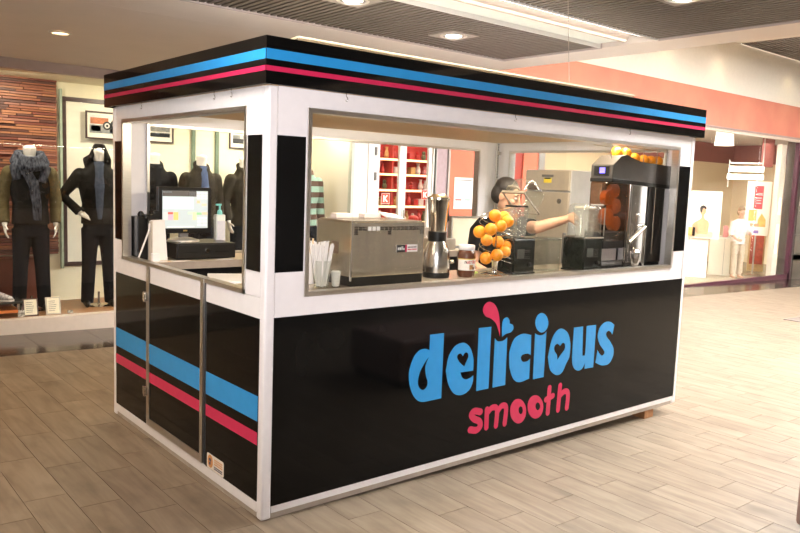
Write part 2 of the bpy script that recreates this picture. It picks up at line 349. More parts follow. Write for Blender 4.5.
# gift shop behind the white door
RED = M('red_shop_wall', (.60, .035, .02), .5, var=.08)
struct(B().box(4.45, 9.0, 7.6, 7.7, -.3, 3.2).obj('wall_gift_back', RED))
struct(B().box(4.45, 8.1, FY+.1, 7.6, -.3, -.16).obj('floor', M('gift_floor', (.30, .24, .18), .3)))
struct(B().box(4.45, 8.1, FY+.1, 7.6, 3.05, 3.15).obj('ceiling', M('gift_ceiling', (.42, .42, .40), .6)))
d1 = struct(B().box(4.45, 4.60, FY-.02, FY+.06, -.14, 2.42).box(5.62, 5.68, FY-.02, FY+.06, -.14, 2.42).obj('door_1', M('door_frame_white', (.80, .77, .72), .4, var=.02)))
DW = MATS['door_frame_white']
for x0, x1 in ((4.605, 5.075), (5.08, 5.62)):
    lf = B().box(x0, x0+.055, FY, FY+.045, -.12, 2.41).box(x1-.062, x1, FY, FY+.045, -.12, 2.41).box(x0, x1, FY, FY+.045, 2.33, 2.41).box(x0, x1, FY, FY+.045, -.12, .1).obj('door_leaf', DW, d1)
    B().box(x0+.055, x1-.062, FY+.02, FY+.026, .1, 2.33).obj('pane', PANE, lf)
for z in (.3, 1.68, 2.02): B().box(4.555, 4.585, FY-.035, FY-.02, z, z+.11).obj('hinge', GREYP, d1)
B().tube([(5.10, FY-.03, 1.0), (5.10, FY-.03, 1.28)], .012, 8).obj('door_handle', ALU, d1)
PURP = M('tinted_side_glass', (.16, .075, .085), .15, var=.1)
win2 = struct(B().box(5.645, 5.70, FY-.02, FY+.05, -.14, 2.42).box(5.93, 5.96, FY-.02, FY+.05, -.14, 2.42).obj('window_2', M('grey_post', (.42, .40, .37), .4)))
B().box(5.70, 5.93, FY+.01, FY+.03, 1.46, 2.42).obj('pane', M('mauve_panel', (.40, .30, .32), .2), win2)
B().box(5.70, 5.93, FY+.01, FY+.03, -.14, 1.455).obj('pane', PURP, win2)
TERRA = M('terracotta_wall', (.62, .145, .075), .6, var=.06, scale=4)
struct(B().box(5.96, 6.95, FY, FY+.1, -.16, 2.42).box(7.59, 7.95, FY, FY+.1, -.2, 2.42).obj('wall_terracotta', TERRA))
struct(B().box(7.42, 7.59, FY+.02, FY+.1, -.2, 2.42).obj('wall_dark_red', M('dark_red_wall', (.30, .03, .015), .6)))
d2 = struct(B().box(6.95, 7.42, FY+.02, FY+.1, -.2, 2.42).obj('door_2', M('grey_door_surround', (.42, .37, .34), .5)))
B().box(7.0, 7.37, FY+.0, FY+.03, -.16, 1.86).obj('door_leaf', M('brown_grey_door', (.12, .095, .08), .4), d2)
B().box(7.05, 7.32, FY-.01, FY, 1.1, 1.8).obj('door_panel', M('dark_door_glass', (.05, .042, .04), .2), d2)
# cosmetics shop window x 8.1 .. 17.45
struct(B().box(7.95, 8.1, FY-.02, FY+.08, -.25, 3.03).obj('trim_5', ALU))
w3 = struct(B().box(8.1, 17.6, FY-.03, FY+.06, -.45, -.245).box(17.50, 17.62, FY-.03, FY+.06, -.45, 3.0).obj('window_3', MAROON))
for x0, x1 in ((8.1, 11.0), (11.01, 13.45), (13.46, 15.6), (15.61, 17.50)): B().box(x0, x1, FY+.01, FY+.022, -.245, 2.98).obj('pane', PANE, w3)
CREAMW = M('cosmetics_wall', (.88, .76, .54), .6, var=.02)
e = B().box(8.1, 26, 9.0, 9.1, -.5, 2.62).box(22.0, 22.1, FY+.1, 9.0, -.5, 2.62); struct(e.obj('wall_cosmetics', CREAMW))
e = B().box(8.1, 26, 8.98, 9.1, 2.62, 3.2).box(21.9, 22.1, FY+.1, 9.0, 2.62, 3.2); struct(e.obj('wall_maroon_band', M('dusty_maroon', (.30, .10, .09), .6)))
struct(B().box(8.1, 26, FY+.1, 9.0, 3.2, 3.3).obj('ceiling', M('cosmetics_ceiling', (.55, .48, .45), .6)))
cf = struct(B().box(8.1, 22, FY+.1, 9.0, -.06, 0).obj('floor', M('cosmetics_floor', (.42, .36, .27), .25))); cf.rotation_euler.y = math.atan(SL)
# dark pillar closing the right edge
pl = struct(B().box(17.62, 18.4, FY-.05, FY+.3, -.45, 3.03).obj('wall_pillar', M('dark_pillar', (.10, .085, .075), .4)))
for z in (-.4, .1, .75, 1.4, 2.05): B().box(17.64, 18.42, FY-.075, FY-.05, z+.005, min(z+.64, 3.0)).obj('tile', M('dark_stone_tile', (.06, .048, .038), .3, var=.1, scale=4), pl)
# spots washing the upper wall
for x in (9.0, 11.4, 13.4, 16.6, 19):
    light('wall_washer', 'SPOT', (x, FY-.42, 4.78), 14, (1, .82, .5), .05, target=(x, FY+.05, 3.3), spot=1.3, blend=.8)
# ================================================================ KIOSK
W, D = 3.734, 2.087
K = thing('juice_kiosk', 'white framed juice bar kiosk with glossy black panels and blue and pink stripes', 'kiosk')
P_ = .055
def kb(name, mat, *boxes, bevel=0., parent=None):
    b = B()
    for q in boxes: b.box(*q)
    return b.obj(name, mat, parent or K, bevel)
for x, y in ((0, 0), (W-P_, 0), (0, D-P_), (W-P_, D-P_)):
    kb('corner_post', WHITE, (x, x+P_, y, y+P_, 0, 2.1), bevel=.011)
# front
kb('front_top_rail', WHITE, (P_, W-P_, .003, .04, 2.012, 2.1)); kb('front_sill_rail', WHITE, (P_, W-P_, .003, .04, 1.0085, 1.103))
kb('front_bottom_rail', WHITE, (P_, W-P_, .002, .04, .030, .066)); kb('front_kick_strip', M('grey_kick_strip', (.40, .34, .28), .5), (P_, W-P_, .008, .03, 0, .030))
kb('front_stile', WHITE, (P_, .218, .003, .04, 1.103, 2.012)); kb('front_stile', WHITE, (3.522, W-P_, .003, .04, 1.103, 2.012))
kb('black_side_strip', BLACK, (.050, .207, -.001, .006, 1.227, 1.875)); kb('black_side_strip', BLACK, (3.530, W-P_+.006, -.001, .006, 1.227, 1.875))
FP = kb('front_panel', BLACK, (.051, 3.6965, .0, .02, .066, 1.0085))
def ring_x(x0, x1, z0, z1, y0, y1, t): return [(x0, x1, y0, y1, z1-t, z1), (x0, x1, y0, y1, z0, z0+t), (x0, x0+t, y0, y1, z0+t, z1-t), (x1-t, x1, y0, y1, z0+t, z1-t)]
def ring_y(y0, y1, z0, z1, x0, x1, t): return [(x0, x1, y0, y1, z1-t, z1), (x0, x1, y0, y1, z0, z0+t), (x0, x1, y0, y0+t, z0+t, z1-t), (x0, x1, y1-t, y1, z0+t, z1-t)]
kb('front_window_frame', ALU, *ring_x(.216, 3.524, 1.101, 2.015, -.005, .052, .022))
kb('sliding_pane', PANE, (.238, 2.2, .018, .023, 1.123, 1.993)); kb('sliding_pane', PANE, (1.49, 3.502, .034, .039, 1.123, 1.993))
# left side (x = 0)
kb('side_top_rail', WHITE, (.003, .04, P_, D-P_, 2.012, 2.1))
kb('side_stile', WHITE, (.003, .04, P_, .204, 1.103, 2.012)); kb('side_stile', WHITE, (.003, .04, 1.902, D-P_, 1.103, 2.012))
kb('black_side_strip', BLACK, (-.001, .006, .056, .192, 1.227, 1.875)); kb('black_side_strip', BLACK, (-.001, .006, 1.910, D-P_+.006, 1.227, 1.875))
kb('side_window_frame', ALU, (-.005, .052, .202, 1.903, 1.993, 2.015), (-.005, .052, .202, .224, 1.101, 1.993), (-.005, .052, 1.881, 1.903, 1.101, 1.993), (-.005, .05, .202, .655, 1.101, 1.123), (-.005, .05, 1.478, 1.903, 1.101, 1.123))
kb('side_sill_rail', WHITE, (.003, .04, P_, .64, 1.0, 1.101)); kb('side_sill_rail', WHITE, (.003, .04, 1.475, D-P_, 1.0, 1.101))
kb('side_bottom_rail', WHITE, (.002, .04, P_, D-P_, .030, .085)); kb('side_kick_strip', MATS['grey_kick_strip'], (.008, .03, P_, D-P_, 0, .03))
def stripes(parent, y0, y1, x):
    kb('blue_stripe', BLUE, (x-.0012, x, y0, y1, .492, .618), parent=parent); kb('pink_stripe', PINK, (x-.0012, x, y0, y1, .372, .436), parent=parent)
for y0, y1 in ((.054, .625), (1.478, 2.034)):
    pp = kb('side_panel', BLACK, (.0, .02, y0, y1, .085, 1.0)); stripes(pp, y0, y1, 0)
door = kb('side_door', BLACK, (-.004, .02, .68, 1.43, .135, 1.0)); stripes(door, .68, 1.43, -.004)
kb('door_top_board', WHITE, (-.004, .03, .70, 1.41, 1.0, 1.105), parent=door)
kb('door_frame', ALU, (-.008, .03, 1.425, 1.468, .09, 1.125), (-.008, .03, .655, .69, .09, 1.125), (-.008, .03, .69, 1.425, .092, .135), (-.008, .04, .69, 1.425, 1.103, 1.125), parent=door)
kb('door_gap', M('dark_gap', (.01, .01, .012), .6), (.004, .03, .625, .655, .085, 1.1), parent=door)
for z in (.885, .283): kb('door_hinge', STEEL, (-.02, .0, 1.44, 1.50, z, z+.05), (-.026, -.012, 1.455, 1.475, z-.008, z+.058), parent=door, bevel=.002)
# sticker at the foot of the side panel
stk = flat([rrect(-.10, .10, 0, .084, .012)]); stk.transform(Matrix.Rotation(-PI/2, 4, 'Z')); so = link('notice_sticker', stk, M('sticker_white', (.80, .74, .66), .4), K, loc=(-.0016, .502, .088))
m = flat([[(-.058+.032*math.cos(a*PI/12), .044+.036*math.sin(a*PI/12)) for a in range(24)]]); m.transform(Matrix.Rotation(-PI/2, 4, 'Z')); link('sticker_roundel', m, M('sticker_orange', (.62, .28, .07), .4), so, loc=(-.0008, 0, 0))
m = flat([[(-.060+.015*math.cos(a*PI/6), .050+.012*math.sin(a*PI/6)) for a in range(12)], [(-.062+.01*math.cos(a*PI/6), .034+.012*math.sin(a*PI/6)) for a in range(12)]]); m.transform(Matrix.Rotation(-PI/2, 4, 'Z')); link('sticker_figure', m, M('sticker_ink', (.06, .05, .10), .4), so, loc=(-.0016, 0, 0))
for zz, c in ((.066, 'sticker_orange'), (.054, 'sticker_orange'), (.042, 'sticker_orange'), (.026, 'sticker_ink'), (.016, 'sticker_ink')):
    m = flat([[(-.012, zz-.003), (.085, zz-.003), (.085, zz+.003), (-.012, zz+.003)]]); m.transform(Matrix.Rotation(-PI/2, 4, 'Z')); link('sticker_print_line', m, MATS[c], so, loc=(-.0008, 0, 0))
# back and right walls
kb('back_wall_board', WHITE, (P_, W-P_, D-.04, D-.003, 2.004, 2.1), (P_, W-P_, D-.04, D-.003, .03, 1.1), (P_, .219, D-.04, D-.003, 1.1, 2.004), (3.44, W-P_, D-.04, D-.003, 1.1, 2.004))
kb('back_window_frame', ALU, *ring_x(.215, 3.445, 1.095, 2.01, D-.06, D+.004, .018))
kb('back_inner_board', CREAM, (3.08, 3.44, D-.10, D-.062, 1.1, 1.36)); kb('board_edging', ALU, (3.06, 3.45, D-.104, D-.06, 1.36, 1.378), (3.06, 3.08, D-.104, D-.06, 1.1, 1.36))
kb('right_wall_board', WHITE, (W-.04, W-.003, P_, D-P_, 2.004, 2.1), (W-.04, W-.003, P_, D-P_, .03, 1.1), (W-.04, W-.003, P_, .21, 1.1, 2.004), (W-.04, W-.003, 1.87, D-P_, 1.1, 2.004))
kb('right_window_frame', ALU, *ring_y(.206, 1.875, 1.095, 2.01, W-.06, W+.004, .02))
rail = kb('perforated_rail', ALU, (3.655, 3.675, D-.085, D-.06, 1.25, 2.1), bevel=.002)
kb('rail_slots', DARKP, *[(3.653, 3.668, D-.0865, D-.085, 1.75+.026*i, 1.764+.026*i) for i in range(13)], parent=rail)
kb('clamp', STEEL, (3.64, 3.69, D-.11, D-.085, 1.67, 1.735), parent=rail, bevel=.003); kb('clamp', STEEL, (3.655, 3.68, D-.11, D-.085, 1.97, 2.0), parent=rail, bevel=.003)
# floor, roof and inner ceiling
kb('base_floor', GREYP, (P_, W-P_, P_, D-P_, .015, .04)); kb('inner_ceiling', TAN, (.04, W-.04, .04, D-.04, 2.085, 2.11)); kb('roof_slab', WHITE, (0, W, 0, D, 2.11, 2.16))
lt = kb('added_batten', WHITE, (.5, 3.2, .11, .16, 2.06, 2.085)); kb('added_batten_tube', M('added_batten_glow', (1, .93, .8), .5, var=0, emit=5), (.52, 3.18, .12, .15, 2.052, 2.06), parent=lt)  # unseen strip light added to brighten the kiosk interior
light('kiosk_fill_light', 'AREA', (1.85, .20, 2.05), 34, (1, .88, .68), 2.6, .05, target=(1.85, 1.2, .6))
BRASS = M('brass_beige_profile', (.62, .50, .32), .35, .4)
kb('roof_beam', BRASS, (.26, 3.12, .17, .25, 2.17, 2.362), bevel=.008); kb('roof_beam_lip', M('pale_lip', (.42, .34, .22), .5), (.255, 3.125, .162, .256, 2.362, 2.374), bevel=.003)
# fascia
F0, F1, FX = 2.1, 2.313, .035
def fascia(name, x0, x1, y0, y1, axis, out):
    f = kb(name, M('black_fascia_gloss', (.003, .003, .003), .05, var=.2, spec=.5, scale=3), (x0, x1, y0, y1, F0, F1))
    for nm, mt, z0, z1 in (('blue_stripe', BLUE, 2.210, 2.256), ('pink_stripe', PINK, 2.158, 2.181)):
        if axis == 'x': yy = (y0-.001, y0) if out < 0 else (y1, y1+.001); kb(nm, mt, (x0, x1, *yy, z0, z1), parent=f)
        else: xx = (x0-.001, x0) if out < 0 else (x1, x1+.001); kb(nm, mt, (*xx, y0, y1, z0, z1), parent=f)
fascia('fascia_board', -FX, W+.06, -FX, -FX+.006, 'x', -1); fascia('fascia_board', -FX, -FX+.006, -FX+.006, D+.055, 'y', -1)
fascia('fascia_board', -FX, W+.06, D+.049, D+.055, 'x', 1); fascia('fascia_board', W+.054, W+.06, -FX+.006, D+.049, 'y', 1)
# wire hooks under the fascia
def hook(x, y, ax):
    pts = [(0, 0, .02), (0, 0, 0)]+[(.009*math.sin(a)-.0, 0, -.011+.011*math.cos(a)) for a in [math.radians(20*k) for k in range(0, 13)]]
    pts = [(p[0], 0, p[2]) for p in pts]
    if ax == 'y': pts = [(0, -p[0], p[2]) for p in pts]
    B().tube(pts, .0018, 6).obj('wire_hook', CHROME, K, loc=(x, y, 2.086))
for x in (.433, 1.67, 2.85): hook(x, -.004, 'x')
for y in (1.555, .552, .363): hook(-.004, y, 'y')
# lettering on the front panel
LOGO={'letter_d':[[(1.06,0.826,1),(1.167,0.825,1),(1.167,0.441,1),(1.097,0.44,0),(1.014,0.443,0),(0.961,0.478,0),(0.924,0.547,0),(0.914,0.63,0),(0.943,0.708,0),(0.986,0.744,0),(1.03,0.748,0),(1.06,0.737,1)],[(1.059,0.701,1),(1.034,0.648,0),(1.041,0.593,0),(1.056,0.554,0),(1.05,0.525,0),(1.023,0.511,0),(0.993,0.53,0),(0.982,0.567,0),(0.995,0.619,0),(1.027,0.666,0)]],'letter_e':[[(1.312,0.752,0),(1.258,0.737,0),(1.213,0.685,0),(1.197,0.615,0),(1.196,0.592,0),(1.218,0.519,0),(1.256,0.463,0),(1.298,0.439,0),(1.347,0.436,0),(1.395,0.457,0),(1.42,0.5,0),(1.422,0.541,1),(1.401,0.531,0),(1.362,0.525,0),(1.329,0.541,0),(1.313,0.574,1),(1.418,0.571,1),(1.419,0.604,0),(1.414,0.652,0),(1.389,0.709,0),(1.352,0.742,0)],[(1.327,0.671,1),(1.31,0.688,0),(1.286,0.685,0),(1.281,0.666,0),(1.303,0.636,0),(1.343,0.606,1),(1.357,0.631,0),(1.373,0.661,0),(1.366,0.685,0),(1.343,0.689,0)]],'letter_l':[[(1.45,0.827,1),(1.557,0.825,1),(1.56,0.44,1),(1.453,0.44,1)]],'letter_i':[[(1.594,0.75,1),(1.613,0.733,0),(1.636,0.726,0),(1.674,0.728,0),(1.705,0.744,1),(1.709,0.441,1),(1.595,0.44,1)]],'drop_mark':[[(1.529,0.981,0),(1.488,0.964,0),(1.478,0.928,0),(1.503,0.894,0),(1.55,0.876,0),(1.598,0.84,0),(1.629,0.781,0),(1.638,0.756,1),(1.63,0.841,0),(1.613,0.908,0),(1.579,0.959,0)]],'heart_dot':[[(1.658,0.752,1),(1.653,0.811,0),(1.661,0.859,0),(1.693,0.871,0),(1.716,0.852,0),(1.72,0.831,1),(1.749,0.819,0),(1.757,0.795,0),(1.736,0.774,0),(1.691,0.767,0)]],'letter_c':[[(1.869,0.751,0),(1.93,0.736,1),(1.936,0.605,1),(1.906,0.618,0),(1.858,0.616,0),(1.842,0.598,0),(1.862,0.571,0),(1.906,0.568,0),(1.933,0.581,1),(1.934,0.451,1),(1.845,0.439,0),(1.786,0.466,0),(1.746,0.535,0),(1.734,0.603,0),(1.736,0.66,0),(1.768,0.724,0),(1.817,0.748,0)]],'letter_i.001':[[(1.967,0.744,1),(1.994,0.731,0),(2.027,0.725,0),(2.056,0.728,0),(2.079,0.743,1),(2.079,0.441,1),(1.972,0.44,1)],[(1.964,0.813,0),(1.987,0.766,0),(2.034,0.742,0),(2.078,0.758,0),(2.093,0.801,0),(2.069,0.848,0),(2.022,0.872,0),(1.979,0.856,0)]],'letter_o':[[(2.235,0.749,0),(2.182,0.736,0),(2.14,0.685,0),(2.114,0.587,0),(2.114,0.557,0),(2.144,0.477,0),(2.21,0.436,0),(2.267,0.446,0),(2.306,0.502,0),(2.337,0.55,0),(2.335,0.644,0),(2.301,0.714,0)],[(2.23,0.633,1),(2.199,0.65,0),(2.171,0.635,0),(2.175,0.604,0),(2.201,0.575,0),(2.211,0.54,1),(2.244,0.572,0),(2.28,0.603,0),(2.28,0.637,0),(2.255,0.65,0)]],'letter_u':[[(2.367,0.743,1),(2.466,0.742,1),(2.477,0.555,0),(2.491,0.536,0),(2.509,0.553,0),(2.506,0.741,1),(2.613,0.739,1),(2.611,0.437,1),(2.512,0.439,1),(2.515,0.481,1),(2.484,0.443,0),(2.434,0.437,0),(2.387,0.468,0),(2.367,0.536,0)]],'letter_s':[[(2.83,0.719,1),(2.779,0.745,0),(2.716,0.748,0),(2.659,0.716,0),(2.641,0.653,0),(2.672,0.594,0),(2.721,0.548,0),(2.733,0.525,0),(2.708,0.509,0),(2.671,0.53,0),(2.65,0.554,1),(2.634,0.467,1),(2.716,0.437,0),(2.796,0.441,0),(2.839,0.49,0),(2.838,0.546,0),(2.795,0.599,0),(2.746,0.643,0),(2.739,0.67,0),(2.763,0.682,0),(2.791,0.671,0),(2.813,0.65,1)]],'letter_o.001':[[(1.923,0.237,0),(1.92,0.206,0),(1.905,0.182,0),(1.881,0.168,0),(1.852,0.167,0),(1.823,0.179,0),(1.797,0.201,0),(1.778,0.23,0),(1.77,0.262,0),(1.773,0.292,0),(1.787,0.316,0),(1.811,0.33,0),(1.839,0.331,0),(1.869,0.321,0),(1.895,0.299,0),(1.915,0.269,0)],[(1.892,0.248,0),(1.891,0.238,0),(1.887,0.23,0),(1.88,0.226,0),(1.872,0.225,0),(1.864,0.229,0),(1.856,0.236,0),(1.851,0.245,0),(1.848,0.255,0),(1.849,0.265,0),(1.853,0.272,0),(1.86,0.277,0),(1.868,0.278,0),(1.876,0.274,0),(1.884,0.267,0),(1.889,0.258,0)]],'letter_o.002':[[(2.093,0.237,0),(2.089,0.207,0),(2.074,0.184,0),(2.05,0.171,0),(2.02,0.17,0),(1.99,0.181,0),(1.963,0.203,0),(1.944,0.231,0),(1.936,0.262,0),(1.939,0.292,0),(1.953,0.315,0),(1.977,0.328,0),(2.006,0.329,0),(2.037,0.319,0),(2.064,0.297,0),(2.084,0.269,0)],[(2.062,0.246,0),(2.061,0.236,0),(2.056,0.228,0),(2.049,0.224,0),(2.039,0.223,0),(2.03,0.227,0),(2.022,0.234,0),(2.016,0.243,0),(2.013,0.254,0),(2.014,0.264,0),(2.018,0.271,0),(2.026,0.276,0),(2.035,0.277,0),(2.044,0.273,0),(2.053,0.266,0),(2.059,0.256,0)]]}
STROKES={'letter_s.001':[([(1.499,0.303),(1.447,0.316),(1.423,0.296),(1.45,0.267),(1.493,0.245),(1.504,0.213),(1.473,0.193),(1.419,0.205)],0.0167)],'letter_m':[([(1.557,0.308),(1.559,0.194)],0.015),([(1.556,0.281),(1.602,0.312),(1.647,0.293),(1.644,0.19)],0.015),([(1.647,0.274),(1.688,0.31),(1.729,0.291),(1.723,0.189)],0.015)],'letter_t':[([(2.147,0.358),(2.144,0.188)],0.0158),([(2.116,0.283),(2.184,0.298)],0.0158)],'letter_h':[([(2.257,0.357),(2.25,0.191)],0.0158),([(2.259,0.286),(2.306,0.31),(2.346,0.289),(2.343,0.189)],0.0158)]}

for k, ol in LOGO.items():
    me = flat([catmull(o) for o in ol]); link(k.split('.')[0], me, PINK if k in ('drop_mark', 'letter_o.001', 'letter_o.002') else BLUE, FP, loc=(0, -.0012, 0))
def stroke_mesh(strokes):
    b = B(); lay = 0
    for pts, w in strokes:
        w *= 1.27
        P2 = []; N = len(pts)
        for i in range(N-1):
            p0, p1, p2, p3 = pts[max(i-1, 0)], pts[i], pts[i+1], pts[min(i+2, N-1)]
            for q in range(8):
                t = q/8; P2.append(tuple(.5*(2*p1[a]+(-p0[a]+p2[a])*t+(2*p0[a]-5*p1[a]+4*p2[a]-p3[a])*t*t+(-p0[a]+3*p1[a]-3*p2[a]+p3[a])*t**3) for a in (0, 1)))
        P2.append(pts[-1])
        L_, R_ = [], []
        for i in range(len(P2)):
            a, c = P2[max(i-1, 0)], P2[min(i+1, len(P2)-1)]; dx, dz = c[0]-a[0], c[1]-a[1]; l = math.hypot(dx, dz); nx, nz = -dz/l*w, dx/l*w
            L_.append((P2[i][0]+nx, P2[i][1]+nz)); R_.append((P2[i][0]-nx, P2[i][1]-nz))
        y = -.0002*lay; lay += 1
        vl = [b.bm.verts.new((p[0], y, p[1])) for p in L_]; vr = [b.bm.verts.new((p[0], y, p[1])) for p in R_]
        for i in range(len(vl)-1): b.bm.faces.new((vl[i], vl[i+1], vr[i+1], vr[i]))
        for c in (P2[0], P2[-1]):
            y = -.0002*lay; lay += 1
            b.bm.faces.new([b.bm.verts.new((c[0]+w*math.cos(a*PI/9), y, c[1]+w*math.sin(a*PI/9))) for a in range(18)])
    return b
for k, st in STROKES.items(): stroke_mesh(st).obj(k.split('.')[0], PINK, FP, loc=(0, -.001, 0))
# levelling blocks under the raised end
for x, y, lb in ((3.40, .05, 'front'), (3.42, 1.92, 'rear')):
    tag(B().box(x-.06, x+.06, y-.03, y+.08, fz(x), -.001).obj('wood_block', WOODB, bevel=.004), 'brown wooden packing block under the %s right corner of the kiosk' % lb, 'block', 'packing blocks')
gw = B().tube([(2.36, .16, 2.374), (1.74, -.29, 2.735)], .0022, 6).obj('guy_wire', M('steel_wire', (.35, .3, .26), .4, .6)); tag(gw, 'thin steel wire running from the kiosk roof up to the ceiling', 'wire')
# ================================================================ INSIDE THE KIOSK
ZC = 1.10
c = thing('front_counter', 'long stainless worktop behind the front window of the kiosk', 'counter', (0, 0, .04))
B().box(.06, 3.66, .056, .56, 1.02, 1.059).obj('worktop', M('worktop_steel', (.60, .51, .40), .22, .35, var=.05), c, .004); B().box(.08, 3.64, .09, .53, 0, 1.02).obj('cabinet_body', GREYP, c)
c = thing('back_counter', 'pale worktop along the back of the kiosk under the till', 'counter', (0, 0, .04))
B().box(.06, 2.98, 1.62, 2.02, 1.02, 1.059).obj('worktop', CREAM, c, .003); B().box(.06, 2.98, 1.615, 1.62, 1.01, 1.06).obj('worktop_edge', M('grey_brown_edge', (.33, .27, .22), .4), c); B().box(.08, 2.98, 1.66, 2.02, 0, 1.02).obj('cabinet_body', DARKP, c)
sh = thing('low_shelf', 'black shelf under the till just behind the side door', 'shelf', (0, 0, .04))
B().box(.07, .75, 1.16, 1.55, .90, .92).box(.07, .75, 1.53, 1.55, .2, .90).box(.07, .09, 1.16, 1.53, .2, .9).box(.73, .75, 1.16, 1.53, .2, .9).obj('shelf_body', DARKP, sh)
tag(B().box(-.25, .25, -.19, .19, 0, .03).obj('white_tray', WHITE, bevel=.004, loc=(.456, 1.0, 1.032), rotz=-.44), 'flat white tray seen behind the side window next to the near post', 'tray')
tag(B().box(.30, .74, .70, 1.12, .04, 1.03).obj('tray_cabinet', M('cream_laminate', (.66, .62, .46), .5), bevel=.004), 'cream low cabinet inside the side door under the white tray', 'cabinet')
# --- till
cd = thing('cash_drawer', 'black metal cash drawer with a round lock on the back counter', 'cash drawer', (.50, 1.86, ZC))
B().box(-.215, .215, -.17, .16, .006, .112).obj('body', M('drawer_black', (.006, .005, .0045), .3, var=.2, spec=.25), cd, .004)
B().box(-.205, .205, -.176, -.168, .014, .104).obj('drawer_front', M('drawer_black2', (.008, .007, .006), .35), cd, .002)
B().tube([(0, -.176, .062), (0, -.186, .062)], .014, 16).obj('lock', CHROME, cd, smooth='auto')
B().box(-.16, -.07, -.178, -.175, .052, .057).obj('slot', DARKP, cd); B().box(.06, .16, -.178, -.175, .052, .057).obj('slot', DARKP, cd)
mo = thing('till_monitor', 'black touchscreen till monitor standing on the cash drawer', 'monitor', (.405, 1.85, ZC+.114), 0)
B().box(-.193, .193, -.02, .02, .057, .372).obj('casing', DARKP, mo, .006)
sx0, sx1, sz0, sz1 = -.163, .163, .092, .348
scr = B().box(sx0, sx1, -.0235, -.0195, sz0, sz1).obj('screen', M('screen_glow', (.50, .57, .58), .3, var=.04, scale=5, emit=.42), mo)
def ui(x0, x1, z0, z1, col, nm): B().box(sx0+x0*.326, sx0+x1*.326, -.0242, -.0236, sz1-z1*.256, sz1-z0*.256).obj('screen_tile', M('ui_'+nm, col, .4, var=.02, emit=.4), scr)
ui(0, .74, 0, .15, (.10, .09, .08), 'dark'); ui(.01, .2, .02, .06, (.5, .5, .48), 'grey'); ui(.58, .72, .03, .12, (.40, .38, .34), 'total')
ui(.02, .68, .17, .49, (.72, .80, .80), 'pale'); ui(.03, .11, .58, .78, (.75, .68, .62), 'beige'); ui(.115, .225, .57, .63, (.70, .12, .09), 'red'); ui(.115, .225, .64, .78, (.66, .42, .52), 'rose')
ui(.235, .34, .57, .78, (.78, .55, .18), 'amber'); ui(.55, .65, .56, .63, (.55, .75, .55), 'mint'); ui(.66, .74, .57, .78, (.75, .72, .42), 'olive'); ui(.745, .86, .58, .64, (.30, .58, .28), 'green'); ui(.87, .99, .57, .64, (.78, .55, .35), 'peach')
ui(.75, .82, .26, .33, (.85, .55, .30), 'peach2'); ui(.86, .97, .34, .40, (.85, .60, .42), 'peach3')
for i in range(3):
    for j in range(2): ui(.76+.12*j, .86+.12*j, .70+.09*i, .765+.09*i, (.66, .70, .72), 'key')
for i in range(3):
    for j in range(3): ui(.75+.085*j, .82+.085*j, .03+.07*i, .08+.07*i, (.66, .69, .70), 'key')
ui(.1, .7, .94, .98, (.72, .74, .72), 'bar')
B().box(-.014, .014, -.0225, -.019, .07, .08).obj('logo_badge', M('badge_gold', (.7, .5, .2), .3, .8), mo)
B().box(-.03, .03, -.005, .03, .01, .08).obj('neck', GREYP, mo, .004); B().lathe([(.11, 0), (.105, .012), (.06, .024), (.02, .03)], (0, .01, 0), 28).obj('foot', M('silver_plastic', (.55, .52, .46), .3, .5), mo, smooth='auto')
sp = thing('soap_dispenser', 'white pump bottle with a turquoise pump beside the till monitor', 'bottle', (.71, 1.93, ZC))
SOAPM = M('soap_bottle', (.78, .82, .76), .3)
B().box(-.037, .037, -.025, .025, 0, .295).obj('bottle', SOAPM, sp, .01); B().box(-.03, .03, -.0262, -.0245, .10, .25).obj('print_label', M('soap_label', (.72, .70, .72), .5, col2=(.60, .60, .68), scale=40), sp)
B().lathe([(.02, .295), (.018, .312), (.014, .325), (.007, .33), (.007, .362)], (0, 0, 0), 16).obj('pump', M('turquoise_plastic', (.20, .62, .60), .35), sp, smooth='auto'); B().box(-.03, .012, -.008, .008, .358, .372).obj('nozzle', MATS['turquoise_plastic'], sp, .003)
rp = thing('receipt_printer', 'upright black receipt printer at the far left of the back counter', 'printer', (.062, 1.86, ZC))
B().box(0, .09, -.06, .10, 0, .285).obj('casing', DARKP, rp, .006); B().lathe([(.02, .285), (.022, .30), (.012, .318), (.001, .322)], (.045, 0, 0), 14).obj('knob', DARKP, rp, smooth='auto')
ca = tag(B().tube([(.06, 1.775, 1.118), (.075, 1.77, 1.16), (.10, 1.765, 1.23), (.125, 1.76, 1.30), (.13, 1.765, 1.345)], .006, 8).obj('white_cable', PAPER, smooth='auto'), 'white cable looping in front of the black receipt printer', 'cable')
wb = thing('paper_bag', 'tall white paper bag standing beside the receipt printer', 'bag', (.185, 1.77, ZC), .1)
B().hexa([(-.05, -.035, 0), (.055, -.035, 0), (.055, .035, 0), (-.05, .035, 0), (-.045, -.02, .265), (.045, -.012, .268), (.045, .02, .268), (-.045, .02, .265)]).obj('bag_body', PAPER, wb)
B().box(-.052, -.048, -.03, .03, 0, .26).obj('side_shade', M('bag_shade', (.62, .56, .48), .7), wb)  # darker sheet puts the shade on the bag's side into colour
tag(B().box(0, .05, 0, .03, 0, .055).obj('plug_adapter', WHITE, bevel=.004, loc=(.115, 1.68, ZC)), 'small white plug adapter at the foot of the paper bag', 'adapter')
kk = thing('handheld_scanner', 'black handheld scanner hooked over the top of the paper bag', 'scanner', (.15, 1.80, ZC+.272))
